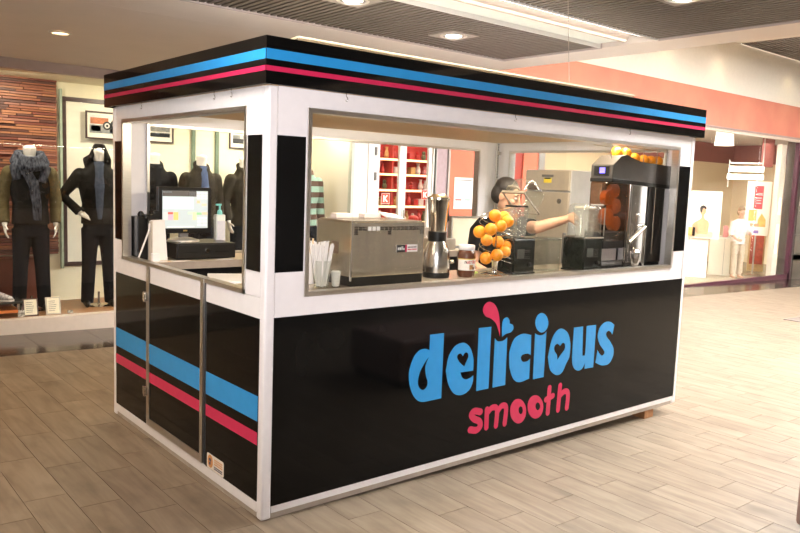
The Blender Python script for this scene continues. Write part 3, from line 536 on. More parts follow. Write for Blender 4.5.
B().box(-.04, .05, -.02, .02, 0, .03).box(.02, .06, -.012, .012, .02, .055).obj('body', DARKP, kk, .005); B().tube([(-.02, -.02, .0), (-.03, -.03, -.05), (-.02, -.03, -.08), (-.01, -.02, -.04), (-.015, -.02, .05), (0, -.02, .07), (.01, -.02, .03)], .005, 6).obj('cord', DARKP, kk, smooth='auto')
for x, y, a, lb in ((.30, 1.655, .05, 'white paper slip lying under the left of the cash drawer'), (.62, 1.66, -.06, 'white paper slip at the counter edge under the drawer lock'), (.14, 1.66, .1, 'pale leaflet lying at the foot of the white paper bag')):
    tag(B().box(-.06, .06, -.025, .03, 0, .0015).obj('paper_slip', PAPER, loc=(x, y, ZC), rotz=a), lb, 'paper')
# --- straws and cups, napkins
s = thing('straw_cup', 'clear plastic cup crammed with wrapped white straws by the near post', 'cup', (.462, .22, ZC))
B().lathe([(.001, .004), (.038, .004), (.054, .15), (.052, .15), (.037, .008), (.001, .008)], seg=24, cap=False).obj('cup', CLEAR, s, smooth='auto')
ST = M('straw_wrap', (.84, .80, .76), .6, var=.04)
for i in range(38):
    a = i*2.399; r0 = .004+.026*((i*7) % 10)/10; r1 = .016+.064*((i*7) % 10)/10; h = .225+.03*((i*13) % 7)/7
    B().tube([(r0*math.cos(a), r0*math.sin(a), .012), (r1*math.cos(a), r1*math.sin(a), h)], .0052, 6).obj('straw', ST, s)
s = thing('spoon_cup', 'small clear cup of white spoons beside the straw cup', 'cup', (.548, .21, ZC))
B().lathe([(.001, .003), (.024, .003), (.031, .095), (.029, .095), (.022, .006), (.001, .006)], seg=20, cap=False).obj('cup', CLEAR, s, smooth='auto'); B().lathe([(.02, .008), (.026, .085), (.02, .09)], seg=16).obj('spoon_handles', PAPER, s)
s = thing('stirrer_cup', 'pale card cup of wooden stirrers behind the straw cup', 'cup', (.50, .40, ZC))
B().lathe([(.03, 0), (.04, .17), (.038, .17)], seg=20).obj('cup', PAPER, s, smooth='auto')
for i in range(7): B().box(-.003, .003, -.001, .001, .05, .25).obj('stirrer', TAN, s, loc=(.02*math.cos(i), .02*math.sin(i), 0), rotz=i)
tag(B().box(0, .10, 0, .06, 0, .10).obj('napkin_pack', M('yellow_pack', (.72, .46, .08), .5), bevel=.004, loc=(.28, .30, ZC+.045)), 'yellow pack lying on a green one behind the near window edge', 'pack')
tag(B().box(0, .10, 0, .06, 0, .044).obj('napkin_pack', M('green_pack', (.10, .36, .05), .5), bevel=.004, loc=(.28, .30, ZC)), 'green pack at the bottom behind the near window edge', 'pack')
# --- stainless ice machine
t = thing('ice_crusher', 'large boxy stainless steel machine with vents on the front counter', 'machine', (.892, .19, ZC))
hw = .262
B().box(-hw+.004, hw-.004, .002, .33, 0, .05).obj('base_plinth', DARKP, t); B().box(-hw, hw, 0, .34, .05, .352).obj('body', STEEL, t, .004)
B().box(-hw+.01, hw-.01, .012, .33, .352, .358).obj('top_plate', STEEL, t, .002); B().box(-hw-.003, -hw+.006, -.003, .006, .03, .356).obj('corner_trim', CHROME, t)
b = B()
for i in range(17):
    x = -hw+.02+i*.03
    if i in (3, 4, 5): continue
    b.box(x, x+.022, -.002, .001, .307, .315); b.box(x, x+.022, -.002, .001, .319, .327)
for x in (-hw+.02, -.01, hw-.032):
    for z in (.283, .295): b.box(x, x+.022, -.002, .001, z, z+.008)
b.obj('vent_slots', M('vent_dark', (.03, .025, .02), .6), t)
for i in range(3): B().box(-hw+.11+i*.03, -hw+.132+i*.03, -.003, .001, .305, .327).obj('white_slot', PAPER, t)  # three slots coloured white
B().box(-hw-.001, -hw+.001, .12, .19, .17, .24).obj('side_plate', M('side_plate_brown', (.16, .10, .06), .4), t)
lb = B().box(.055, .21, -.003, 0, .18, .222).obj('product_label', M('label_white', (.82, .76, .74), .5), t)
B().box(.055, .118, -.0038, -.003, .18, .222).obj('label_black_field', DARKP, lb); B().box(.118, .13, -.0038, -.003, .18, .222).obj('label_pink_field', PINK, lb)
for i, (x0, x1, z0, z1) in enumerate(((.062, .072, .192, .207), (.075, .086, .192, .207), (.089, .093, .192, .213), (.096, .100, .192, .213), (.103, .112, .192, .203))): B().box(x0, x1, -.0044, -.0038, z0, z1).obj('label_print', M('label_letter', (.7, .7, .68), .5), lb)
for x0, x1, z0, z1, mt in ((.136, .158, .204, .210, DARKP), (.161, .176, .204, .210, DARKP), (.179, .203, .204, .210, DARKP), (.136, .164, .191, .197, PINK), (.167, .204, .191, .197, PINK)): B().box(x0, x1, -.0036, -.003, z0, z1).obj('label_print', mt, lb)
tag(B().box(0, .11, 0, .06, 0, .028).obj('napkin_box', M('pinkish_box', (.80, .66, .58), .6), bevel=.003, loc=(.70, .44, ZC+.359)), 'pale flat box on the left rear of the stainless machine', 'box')
tag(B().box(0, .12, 0, .06, 0, .026).obj('napkin_box', MATS['pinkish_box'], bevel=.003, loc=(.90, .44, ZC+.359)), 'pale flat box in the middle of the stainless machine top', 'box')
o = tag(B().box(0, .13, 0, .10, 0, .012).obj('order_pad', PAPER, bevel=.002, loc=(1.01, .36, ZC+.362)), 'white order pad leaning on the right rear of the stainless machine', 'pad'); o.rotation_euler = (.25, .12, 0)
# --- tall drink mixer
t = thing('drink_blender', 'tall polished bar blender with a steel jug next to the stainless machine', 'blender', (1.385, .33, ZC))
B().lathe([(.082, 0), (.086, .02), (.084, .035)], seg=28).obj('foot_ring', DARKP, t, smooth='auto')
B().lathe([(.084, .03), (.085, .07), (.083, .12), (.076, .17), (.062, .205), (.055, .222)], seg=32).obj('motor_base', M('satin_steel', (.74, .72, .69), .22, 1, var=.04), t, smooth='auto')
B().lathe([(.05, .22), (.056, .225), (.058, .28), (.054, .285)], seg=28).obj('collar', DARKP, t, smooth='auto')
B().lathe([(.052, .285), (.058, .33), (.068, .47), (.07, .485), (.064, .485), (.05, .30)], seg=32, cap=False).obj('jug', CHROME, t, smooth='auto')
B().lathe([(.071, .48), (.071, .492), (.05, .5), (.04, .512), (.001, .513)], seg=28).obj('lid', M('steel_lid', (.70, .62, .5), .25, 1), t, smooth='auto')
B().tube([(.068, .02, .47), (.10, .02, .455), (.102, .02, .35), (.062, .02, .31)], .008, 8).obj('jug_handle', DARKP, t, smooth='auto')
B().tube([(.05, -.07, .10), (.075, -.07, .10)], .012, 12).obj('switch', STEEL, t, smooth='auto')
# --- hazelnut spread jar
t = thing('spread_jar', 'large jar of hazelnut spread with a white lid and printed label', 'jar', (1.575, .26, ZC), -.5)
B().lathe([(.048, 0), (.056, .012), (.058, .03), (.057, .10), (.058, .14), (.052, .165), (.046, .172)], seg=28).obj('jar_glass', M('spread_brown', (.10, .03, .012), .12, var=.15, coat=.5), t, smooth='auto')
B().lathe([(.05, .17), (.052, .173), (.052, .197), (.048, .202), (.001, .203)], seg=28).obj('lid', WHITE, t, smooth='auto')
def arc_strip(r, z0, z1, a0, a1, n=14):
    b = B(); lo = [b.bm.verts.new((r*math.sin(a), -r*math.cos(a), z0)) for a in [a0+(a1-a0)*k/n for k in range(n+1)]]; hi = [b.bm.verts.new((v.co.x, v.co.y, z1)) for v in lo]
    for k in range(n): b.bm.faces.new((lo[k], lo[k+1], hi[k+1], hi[k]))
    return b
lab = arc_strip(.0588, .045, .115, -1.25, 1.25).obj('paper_label', PAPER, t)
arc_strip(.0591, .112, .118, -1.25, 1.25).obj('gold_band', M('gold_band', (.7, .5, .1), .4), lab)
def wrap_text(body, size, r, z, a0, mat, parent, name, bold=.0008):
    me = text(body, size, bold=bold)
    for v in me.vertices: a = a0+v.co.x/r; zz = v.co.z+z; v.co = (r*math.sin(a), -r*math.cos(a), zz)
    return link(name, me, mat, parent)
wrap_text('n', .03, .0592, .098, -.32, DARKP, lab, 'label_letter'); wrap_text('utella', .03, .0592, .098, .33, M('label_red', (.62, .02, .02), .4), lab, 'label_lettering')
arc_strip(.0592, .05, .08, .1, .55).obj('label_bread_picture', M('bread_print', (.45, .22, .08), .5, var=.4, scale=120), lab); arc_strip(.0593, .05, .066, .45, .8).obj('label_nut_picture', M('nut_print', (.16, .06, .02), .5, var=.5, scale=120), lab)
# --- spiral wire orange holder
t = thing('orange_holder', 'chrome spiral wire fruit holder loaded with oranges', 'fruit holder', (1.81, .235, ZC))
b = B()
for r in (.10, .075, .05): b.tube([(r*math.cos(a*PI/16), r*math.sin(a*PI/16), .006) for a in range(33)], .003, 6)
for k in range(6): b.tube([(0.02*math.cos(k*PI/3), .02*math.sin(k*PI/3), .03), (.10*math.cos(k*PI/3), .10*math.sin(k*PI/3), .006)], .003, 6)
b.obj('base_rings', CHROME, t, smooth='auto'); B().tube([(0, 0, 0), (0, 0, .44)], .005, 8).obj('centre_rod', CHROME, t, smooth='auto')
B().lathe([(.022, .01), (.018, .03), (.02, .08), (.03, .10)], seg=16).obj('stem_cup', CHROME, t, smooth='auto')
for dr, dz in ((.105, 0), (.11, -.03)):
    B().tube([((dr)*math.cos(-.6-a*.22), (dr)*math.sin(-.6-a*.22), .10+dz+a*.0062) for a in range(56)], .0022, 6).obj('spiral_wire', CHROME, t, smooth='auto')
ORP = [(1.752, 0.2, 1.487), (1.912, 0.27, 1.475), (1.902, 0.225, 1.448), (1.771, 0.165, 1.424), (1.641, 0.22, 1.385), (1.685, 0.165, 1.404), (1.751, 0.26, 1.328), (1.851, 0.255, 1.313), (1.933, 0.26, 1.282), (1.86, 0.2, 1.253), (1.747, 0.16, 1.241), (1.688, 0.2, 1.219)]
ORN = ['topmost orange in the wire spiral', 'orange right of the topmost one in the wire spiral', 'orange at the right end of the upper spiral turn', 'orange in front on the upper spiral turn near the rod', 'leftmost orange on the wire spiral', 'orange between the leftmost one and the rod', 'orange tucked under the left middle turn of the spiral', 'orange just right of the rod on the middle turn', 'rightmost orange on the lower middle turn beside the black blender', 'orange on the lower turn at the right above the bottom pair', 'lower front orange right of the rod near the foot', 'lowest orange at the left end of the spiral']
om = B().ell((0, 0, 0), .0395, u=20, v=14).mesh('orange'); om.materials.append(ORANGE)
for p in om.polygons: p.use_smooth = True
for p, l in zip(ORP, ORN):
    o = bpy.data.objects.new('orange', om); COL.objects.link(o); o.location = p; o.rotation_euler = (p[0]*9, p[1]*31, p[2]*17); tag(o, l, 'orange', 'oranges in the wire spiral')
tag(B().box(-.05, .05, -.02, .02, 0, .012).obj('lime_cloth', M('lime_green', (.40, .55, .10), .6), bevel=.004, loc=(1.72, .36, ZC)), 'strip of lime green cloth behind the orange holder', 'cloth')
# --- two enclosed bar blenders
def bar_blender(x, y, label, open_lid):
    t = thing('enclosed_blender', label, 'blender', (x, y, ZC), 0, 'bar blenders with clear sound hoods')
    G2 = M('black_green_gloss', (.008, .010, .008), .2, var=.2, spec=.3)
    B().box(0, .21, 0, .19, .008, .235).obj('motor_base', G2, t, .01)
    B().box(-.004, .214, -.004, .194, 0, .012).obj('foot_skirt', DARKP, t, .003)
    v = B()
    for i in range(5): v.box(.05, .16, -.002, .002, .10+i*.013, .107+i*.013)
    v.obj('front_vents', DARKP, t); B().box(.03, .10, -.003, .001, .105, .165).obj('control_plate', M('control_grey', (.05, .055, .048), .3), t, .001); B().tube([(.16, -.001, .06), (.16, -.014, .06)], .014, 14).obj('knob', DARKP, t, smooth='auto')
    HR = M('hood_rim', (.24, .20, .15), .3)
    def dome(h0, h1, bv):
        d = B().box(.004, .206, -.002, .186, h0, h1); bmesh.ops.bevel(d.bm, geom=[e_ for e_ in d.bm.edges if max(v.co.z for v in e_.verts) > h0+.01], offset=bv, segments=4, affect='EDGES', profile=.5, clamp_overlap=True)
        for f_ in [f_ for f_ in d.bm.faces if all(abs(v.co.z-h0) < 1e-5 for v in f_.verts)]: d.bm.faces.remove(f_)
        return d
    if open_lid:
        b = B(); th = .004
        b.box(.012, .012+th, .0, .18, .235, .40).box(.198-th, .198, .0, .18, .235, .40).box(.012, .198, .176, .18, .235, .40).obj('hood_walls', CLEAR, t)
        m4 = Matrix.Translation((.22, 0, .40)) @ Matrix.Rotation(math.radians(40), 4, 'Y') @ Matrix.Translation((-.206, 0, 0))
        lid = dome(0, .155, .05).xf(m4).obj('hood_lid', CLEAR, t, smooth='auto')
        for q in ((-.004, .214, -.008, .0, -.004, .006), (-.004, .214, .184, .192, -.004, .006), (-.010, .004, -.008, .192, -.006, .014), (.208, .214, -.008, .192, -.004, .006)): B().box(*q).xf(m4).obj('lid_rim', HR, lid, .003)
        B().tube([(-.012, .04, .02), (-.03, .06, .03), (-.03, .13, .03), (-.012, .15, .02)], .008, 8).xf(m4).obj('lid_handle', HR, lid, smooth='auto'); B().box(.08, .14, .06, .13, .153, .158).xf(m4).obj('lid_slot', M('dark_slot', (.12, .06, .04), .4), lid)
    else:
        lid = dome(.235, .475, .045).obj('hood_lid', CLEAR, t, smooth='auto')
        for q in ((.0, .21, -.006, .004, .232, .243), (.0, .21, .18, .19, .232, .243)): B().box(*q).obj('lid_rim', HR, lid, .002)
        B().tube([(.03, -.004, .468), (.18, -.004, .468)], .006, 8).obj('lid_handle', HR, lid, smooth='auto'); B().tube([(.205, -.004, .25), (.205, -.004, .45)], .004, 6).obj('lid_seam', HR, lid, smooth='auto')
    j = B().hexa([(.06, .045, .24), (.15, .045, .24), (.15, .135, .24), (.06, .135, .24), (.045, .03, .44), (.165, .03, .44), (.165, .15, .44), (.045, .15, .44)]).obj('blender_jug', GLASS('cloudy_jug', (.9, .9, .86), 1.2, .1, .22, (.86, .82, .74)), t); B().box(.05, .16, .035, .145, .44, .452).obj('jug_lid', DARKP if open_lid else M('milky_lid', (.55, .5, .42), .4), j, .003)
    return t
bar_blender(1.95, .20, 'black bar blender with its clear hood lifted open behind the oranges', True)
bar_blender(2.56, .10, 'black bar blender with closed clear hood beside the big juicer', False)
t = thing('clear_container', 'empty clear square plastic jug between the two bar blenders', 'container', (2.37, .27, ZC))
b = B(); b.box(-.07, -.066, -.06, .06, 0, .23).box(.066, .07, -.06, .06, 0, .23).box(-.066, .066, -.06, -.056, 0, .23).box(-.066, .066, .056, .06, 0, .23).box(-.066, .066, -.056, .056, 0, .006).obj('walls', CLEAR, t)
B().box(-.075, .075, -.065, -.058, .215, .235).box(-.075, .075, .058, .065, .215, .235).box(-.075, -.068, -.058, .058, .215, .235).box(.068, .075, -.058, .058, .215, .235).obj('rim', CLEAR, t)
# --- big automatic orange juicer
JX, JY = 2.86, .12
t = thing('juicer_machine', 'big black and chrome automatic orange juicer with a fruit tray on top', 'juicer', (JX, JY, ZC))
CHA = M('charcoal_plastic', (.055, .048, .042), .35, var=.1)
B().box(-.02, .73, .03, .30, 0, .03).obj('base', DARKP, t, .004)
B().box(.50, .725, .02, .28, .03, .635).obj('rear_body', M('juicer_black', (.012, .011, .010), .25), t, .006)
B().tube([(.59, .018, .10), (.59, .018, .63)], .005, 8).obj('body_trim', STEEL, t)
B().box(.25, .50, .025, .27, .03, .635).obj('steel_front', M('juicer_steel', (.70, .70, .70), .12, 1, var=.1, scale=6), t, .012)
B().tube([(.25, .012, .05), (.25, .012, .63)], .014, 12).obj('column_tube', CHROME, t, smooth='auto')
SMOKE = GLASS('smoked_cover', (.55, .42, .32), 1.2, .03, .03, (.30, .12, .04))
B().box(-.02, .235, .02, .18, .20, .64).obj('smoked_cover', SMOKE, t, .02)
for x, z, r in ((.07, .52, .055), (.16, .46, .055), (.07, .38, .06), (.17, .33, .055), (.14, .57, .05)):
    B().tube([(x, .06, z), (x, .11, z)], r, 20).obj('press_drum', M('juice_orange', (.72, .20, .02), .35, var=.2, emit=.05), t, smooth='auto')
B().box(-.02, .235, .03, .20, .15, .27).obj('juice_tray', DARKP, t, .006); B().box(-.015, .24, .09, .26, .03, .15).obj('splash_panel', M('pale_panel', (.66, .58, .52), .4), t, .003); B().box(-.02, .235, .03, .26, .0, .055).obj('drip_tray', GREYP, t, .004)
hd = B().prism([(0, .655), (.79, .622), (.79, .775), (.34, .785), (.17, .835), (.10, .825), (.0, .755)], 0, .19).obj('head_casing', CHA, t, .006)
B().box(.77, .793, -.003, .19, .618, .777).obj('head_end_cap', DARKP, t, .003); B().hexa([(-.003, -.004, .632), (.793, -.004, .598), (.793, .192, .598), (-.003, .192, .632), (-.003, -.004, .66), (.793, -.004, .628), (.793, .192, .628), (-.003, .192, .66)]).obj('head_lower_edge', DARKP, t, .003)
B().box(-.004, .0, .03, .16, .675, .745).obj('display_panel', DARKP, t); B().box(-.006, -.004, .065, .11, .695, .735).obj('display_digit', M('violet_display', (.12, .10, .9), .4, var=0, emit=2.2), t)
b = B()
for x in (.0, .19, .40, .58, .74): b.tube([(x, .02, .76 if x > .3 else .80), (x, .02, .90)], .0025, 6)
b.tube([(0, .02, .90), (.74, .02, .88)], .003, 6).tube([(0, .18, .90), (.74, .18, .88)], .003, 6).obj('tray_railing', CHROME, t)
for p, l in zip(((.245, .07, .848), (.17, .10, .852), (.345, .06, .815), (.455, .055, .808), (.56, .06, .806), (.645, .055, .806), (.50, .14, .81), (.24, .13, .84)), ('topmost orange on the juicer feed tray', 'orange behind the peak of the juicer tray', 'orange just right of the juicer tray peak', 'big orange in the middle of the juicer tray', 'orange right of the middle on the juicer tray', 'orange at the right end of the juicer tray', 'orange in the back row of the juicer tray', 'orange half hidden behind the peak at the back of the tray')):
    o = bpy.data.objects.new('orange', om); COL.objects.link(o); o.location = (JX+p[0], JY+p[1], ZC+p[2]); o.scale = (1.05,)*3; o.rotation_euler = (p[0]*30, p[1]*50, 1); tag(o, l, 'orange', 'oranges on the juicer tray')
tag(B().tube([(JX+.63, .40, 1.13), (JX+.70, .36, 1.14), (JX+.72, .33, 1.22), (JX+.70, .32, 1.30), (JX+.74, .33, 1.38), (JX+.77, .34, 1.5)], .007, 8).obj('power_cord', DARKP, smooth='auto'), 'black power cord looping beside the juicer at the right window edge', 'cord')
# --- lever press
t = thing('lever_press', 'chrome hand lever citrus press in front of the big juicer', 'press', (3.16, .088, ZC))
B().box(-.11, .14, -.028, .022, 0, .018).obj('base', STEEL, t, .004)
B().tube([(.11, .005, .018), (.11, .005, .29), (.095, .005, .315), (.06, .005, .325), (.01, .005, .315)], .012, 10).obj('column', CHROME, t, smooth='auto')
B().tube([(0, .005, .14), (0, .005, .39)], .010, 10).obj('ram', CHROME, t, smooth='auto'); B().ell((0, .005, .395), .017).obj('ram_knob', CHROME, t, smooth=True)
B().tube([(.085, -.012, .31), (-.03, -.018, .25), (-.125, -.02, .20)], [.014, .015, .019], 10).obj('lever', STEEL, t, smooth='auto')
B().lathe([(.026, .02), (.028, .05), (.034, .12), (.033, .125), (.022, .135), (.016, .155)], (0, .0, 0), 22).xf(Matrix.Diagonal((1.7, .9, 1, 1))).obj('press_cup', CHROME, t, smooth='auto')
# --- fridge at the right end
t = thing('stainless_fridge', 'tall stainless steel refrigerator with a yellow sticker at the right end of the kiosk', 'refrigerator', (3.12, .70, .04))
FS = M('fridge_steel', (.62, .54, .43), .33, .55, var=.05); 
B().box(.02, .54, 0, .46, 0, 1.78).obj('body', M('fridge_side_steel', (.72, .71, .69), .28, .6, var=.05), t, .004)
B().box(-.005, .02, .004, .456, 1.615, 1.775).obj('top_panel', FS, t, .003); dr = B().box(-.005, .02, .004, .456, .12, 1.60).obj('door', FS, t, .004)
B().box(-.012, -.005, .16, .28, 1.722, 1.742).obj('brand_plate', GREYP, t, .002); B().box(-.007, -.004, .18, .26, 1.675, 1.715).obj('warning_sticker', M('yellow_sticker', (.80, .62, .05), .5), t); B().box(-.009, -.006, .19, .25, 1.705, 1.716).obj('sticker_print', DARKP, t)
B().tube([(-.005, .09, 1.53), (-.010, .09, 1.53)], .021, 20).obj('emblem_ring', GREYP, dr, smooth='auto'); B().tube([(-.010, .09, 1.53), (-.012, .09, 1.53)], .013, 16).obj('emblem_centre', STEEL, dr, smooth='auto')
B().box(-.03, -.005, .0, .02, 1.0, 1.28).obj('door_handle', GREYP, dr, .004)
# --- bits on the back worktop
tag(B().hexa([(-.05, -.05, 0), (.05, -.05, 0), (.05, .05, 0), (-.05, .05, 0), (-.08, -.07, .09), (.08, -.07, .09), (.08, .07, .09), (-.08, .07, .09)]).obj('white_tub', WHITE, bevel=.004, loc=(2.70, 1.80, ZC+.10)), 'white flared plastic tub behind the tall polished blender', 'tub')
tag(B().box(-.14, .14, -.1, .1, 0, .098).obj('scale_box', M('scale_steel', (.45, .4, .34), .35, .6), bevel=.006, loc=(2.72, 1.80, ZC)), 'grey low steel box carrying the white tub', 'box')
# ================================================================ PEOPLE
def head_bits(b, c, rot):
    m = rot.to_4x4()
    def T(v): return Vector(c)+rot@Vector(v)
    b.ell(T((0, .008, .02)), (.074, .094, .098), m); b.ell(T((0, -.02, -.045)), (.056, .066, .07), m); b.ell(T((0, -.05, -.085)), (.03, .028, .025), m)
    b.tube([T((0, -.083, .03)), T((0, -.100, .0)), T((0, -.112, -.022)), T((0, -.092, -.036))], [.010, .013, .017, .012], 8)
    for s in (-1, 1):
        b.ell(T((s*.076, .012, -.008)), (.012, .02, .032), m); b.ell(T((s*.032, -.075, .036)), (.026, .016, .009), m); b.ell(T((s*.04, -.062, -.02)), (.026, .026, .022), m)
    b.ell(T((0, -.082, -.058)), (.026, .012, .006), m); b.ell(T((0, -.080, -.070)), (.022, .012, .007), m)
    return T
def hand_bits(b, wrist, direc, palm_n, side, curl=.35, s=1.):
    """palm and five bent fingers; direc = pointing direction, palm_n = palm facing, side = +1/-1 thumb side"""
    d = Vector(direc).normalized(); n = Vector(palm_n); n = (n-d*n.dot(d)).normalized(); k = d.cross(n)*side; w = Vector(wrist)
    b.tube([w-d*.01, w+d*.03*s, w+d*.085*s], [(.027*s, .018*s), (.036*s, .016*s), (.038*s, .014*s)], 12, up=n)
    for i, (off, ln) in enumerate(((.029, .068), (.0098, .078), (-.0098, .072), (-.029, .056))):
        p = w+d*.08*s+k*off*s; q = p+(d*math.cos(curl)+n*math.sin(curl))*ln*.5*s; r = q+(d*math.cos(curl*2.2)+n*math.sin(curl*2.2))*ln*.5*s
        b.tube([p-d*.015*s, p, q, r], [.0092*s, .0095*s, .0085*s, .0065*s], 8)
    p = w+d*.025*s+k*.03*s; q = p+(d*.6+k*.75+n*.3).normalized()*.036*s; r = q+(d*.9+k*.25+n*.4).normalized()*.032*s
    b.tube([p-k*.015*s, p, q, r], [.012*s, .0115*s, .0105*s, .0075*s], 8)
def eyes(parent, T, rot, sc_=1.):
    EW = M('eye_white', (.75, .7, .66), .2); ED = M('eye_dark', (.02, .012, .01), .15)
    b = B(); d = B()
    for s in (-1, 1): b.ell(T((s*.031, -.078, .014)), .0105); d.ell(T((s*.031, -.0865, .013)), .0048)
    b.obj('eyes', EW, parent, smooth=True); d.obj('pupils', ED, parent, smooth=True)
MX, MY, MZ = 2.41, .76, .04
t = thing('person', 'dark haired man in a black t-shirt bending over the blenders inside the kiosk', 'person', (MX, MY, MZ))
rot = (Matrix.Rotation(math.radians(24), 3, 'Z') @ Matrix.Rotation(math.radians(22), 3, 'X'))
b = B()
HCN = (-.045, -.09, 1.565)
b.tube([(0, .04, .86), (.0, .04, .98), (.0, .03, 1.12), (.01, .01, 1.26), (.02, -.01, 1.36), (.03, -.02, 1.41)], [(.155, .10), (.15, .10), (.145, .10), (.17, .11), (.16, .09), (.07, .06)], 20)
b.tube([(.01, -.01, 1.38), (-.01, -.04, 1.45), (-.03, -.07, 1.52)], [.062, .058, .056], 14)
T = head_bits(b, HCN, rot)
b.tube([(-.155, .01, 1.345), (-.22, .0, 1.30), (-.265, .01, 1.06), (-.20, -.14, .98), (-.14, -.22, 1.0)], [.062, .056, .043, .038, .028], 12); hand_bits(b, (-.13, -.235, 1.005), (.5, -.8, .1), (0, 0, -1), 1)
b.tube([(.18, -.01, 1.35), (.22, -.05, 1.33), (.12, -.26, 1.345), (.20, -.31, 1.375), (.33, -.35, 1.41)], [.062, .056, .044, .04, .028], 12); hand_bits(b, (.335, -.352, 1.412), (.9, -.15, .22), (.2, .75, -.6), -1, .55)
for s in (-1, 1): b.tube([(s*.085, .04, .92), (s*.095, .03, .50), (s*.10, .05, .08), (s*.10, .05, .05)], [.09, .06, .04, .042], 12); b.tube([(s*.10, .07, .04), (s*.105, -.06, .035), (s*.11, -.13, .025)], [.038, .038, .025], 10)
body = link('body', blob(b, .0055, 2), SKIN, t, True)
b = B(); b.tube([(0, .04, .84), (.0, .04, .98), (.0, .03, 1.12), (.01, .01, 1.26), (.02, -.01, 1.36), (.03, -.015, 1.405)], [(.172, .118), (.165, .115), (.16, .115), (.186, .126), (.178, .105), (.085, .072)], 20)
b.tube([(-.15, .01, 1.345), (-.225, .0, 1.30), (-.25, .0, 1.16)], [.075, .072, .066], 14); b.tube([(.175, -.01, 1.35), (.225, -.05, 1.33), (.175, -.16, 1.338)], [.075, .072, .066], 14)
link('t_shirt', blob(b, .01, 4), M('black_cotton', (.006, .0055, .006), .9, var=.2, scale=60, spec=.1), t, True)
b = B(); b.tube([(0, .04, .96), (0, .04, .84)], [(.165, .115), (.165, .115)], 18)
for s in (-1, 1): b.tube([(s*.085, .04, .9), (s*.095, .03, .5), (s*.10, .05, .09)], [.102, .078, .066], 14)
link('trousers', blob(b, .014, 3), M('dark_denim', (.02, .022, .03), .8), t, True)
b = B(); m4 = rot.to_4x4(); b.ell(T((0, .025, .055)), (.082, .092, .078), m4); b.ell(T((0, .055, .0)), (.078, .066, .085), m4)
link('hair', blob(b, .008, 2), HAIR, t, True); eyes(t, T, rot)
b = B(); b.ell(T((-.032, -.085, .043)), (.02, .006, .004), m4).ell(T((.032, -.085, .043)), (.02, .006, .004), m4).obj('eyebrows', HAIR, t, smooth=True)
# ================================================================ CLOTHES SHOP WINDOW
# strip-wood feature panel
pn = thing('wood_strip_panel', 'feature wall panel of stacked reddish brown wood strips behind the scarf mannequin', 'wall panel', (0, 6.12, 0))
B().box(-2.2, .745, 0, .03, .70, 2.66).obj('backing_board', M('strip_backing', (.10, .035, .02), .8), pn)
SM = [M('strip_wood_%d' % i, c, .5, var=.22, stretch=(1, 1, 3), scale=5) for i, c in enumerate(((.30, .10, .05), (.20, .055, .035), (.42, .17, .08), (.13, .05, .035), (.36, .15, .10)))]
ums = []
for m in SM:
    me = B().box(0, 1, -1, 0, 0, 1).mesh('strip'); me.materials.append(m); ums.append(me)
rng = random.Random(3); z = .705; cnt = 0; b = B()
while z < 2.645:
    h = rng.choice((.024, .028, .032)); x = .742
    while x > -2.2:
        l = rng.uniform(.14, .46); x0 = max(x-l, -2.2); dp = rng.uniform(.015, .055)
        if x > -.12 and cnt < 296:
            o = bpy.data.objects.new('strip', rng.choice(ums)); COL.objects.link(o); o.parent = pn; o.location = (x0, 0, z); o.scale = (x-x0-.004, dp, h*.74); cnt += 1
        else: b.box(x0, x-.004, -dp, 0, z, z+h*.74)
        x = x0
    z += h
tag(b.obj('far_strips', SM[0], pn), kind='stuff')
# big framed white board and small framed pictures
def frame(name, label, x0, x1, z0, z1, y, mat, inner, fw=.03, cat='picture'):
    t = thing(name, label, cat, ((x0+x1)/2, y, z0)); hw = (x1-x0)/2; hh = z1-z0
    B().box(-hw, hw, -.025, 0, 0, fw).box(-hw, hw, -.025, 0, hh-fw, hh).box(-hw, -hw+fw, -.025, 0, fw, hh-fw).box(hw-fw, hw, -.025, 0, fw, hh-fw).obj('frame', mat, t, .003)
    B().box(-hw+fw, hw-fw, -.012, 0, fw, hh-fw).obj('mount', inner, t)
    return t
GREENF = M('green_grey_frame', (.16, .22, .15), .4); DKF = M('dark_wood_frame', (.06, .03, .025), .4); MOUNT = M('cream_mount', (.84, .80, .66), .6, var=.02)
frame('framed_board', 'tall cream board in a dark frame behind the hooded mannequin', .80, 1.62, .55, 2.50, 6.145, DKF, MOUNT, .05, 'board')
B().box(.775, .80, 6.09, 6.149, .53, 2.58).obj('glass_fin', M('green_fin', (.42, .50, .38), .2)); tag(bpy.data.objects['glass_fin'], 'pale green upright fin along the left of the tall framed board', 'panel')
BW = M('photo_grey', (.06, .06, .058), .4, col2=(.55, .55, .5), scale=14)
def photo(t, bits, hw, hh):
    B().box(-hw, hw, -.0135, -.012, .07, .07+hh).obj('print', M('print_paper', (.62, .60, .54), .5, var=.2, scale=9), t)
    for x0, x1, z0, z1, m in bits: B().box(x0*hw, x1*hw, -.0150, -.0135, .07+z0*hh, .07+z1*hh).obj('print_detail', m, t)
def wheel(t, x, z, r, m): B().tube([(x, -.0135, z), (x, -.0158, z)], r, 20).obj('print_detail', m, t); B().tube([(x, -.0158, z), (x, -.0170, z)], r*.6, 20).obj('print_detail', MATS['print_paper'], t); B().tube([(x, -.0170, z), (x, -.0178, z)], r*.3, 16).obj('print_detail', m, t)
BK = M('print_black', (.02, .02, .02), .5); OG = M('print_rust', (.45, .14, .05), .5, var=.3, scale=30); GY = M('print_midgrey', (.22, .22, .21), .5, var=.3, scale=25)
t = frame('framed_photo', 'framed photo of a rust coloured motorcycle beside the hooded mannequin', 1.05, 1.50, 2.04, 2.36, 6.09, DKF, MOUNT, .018)
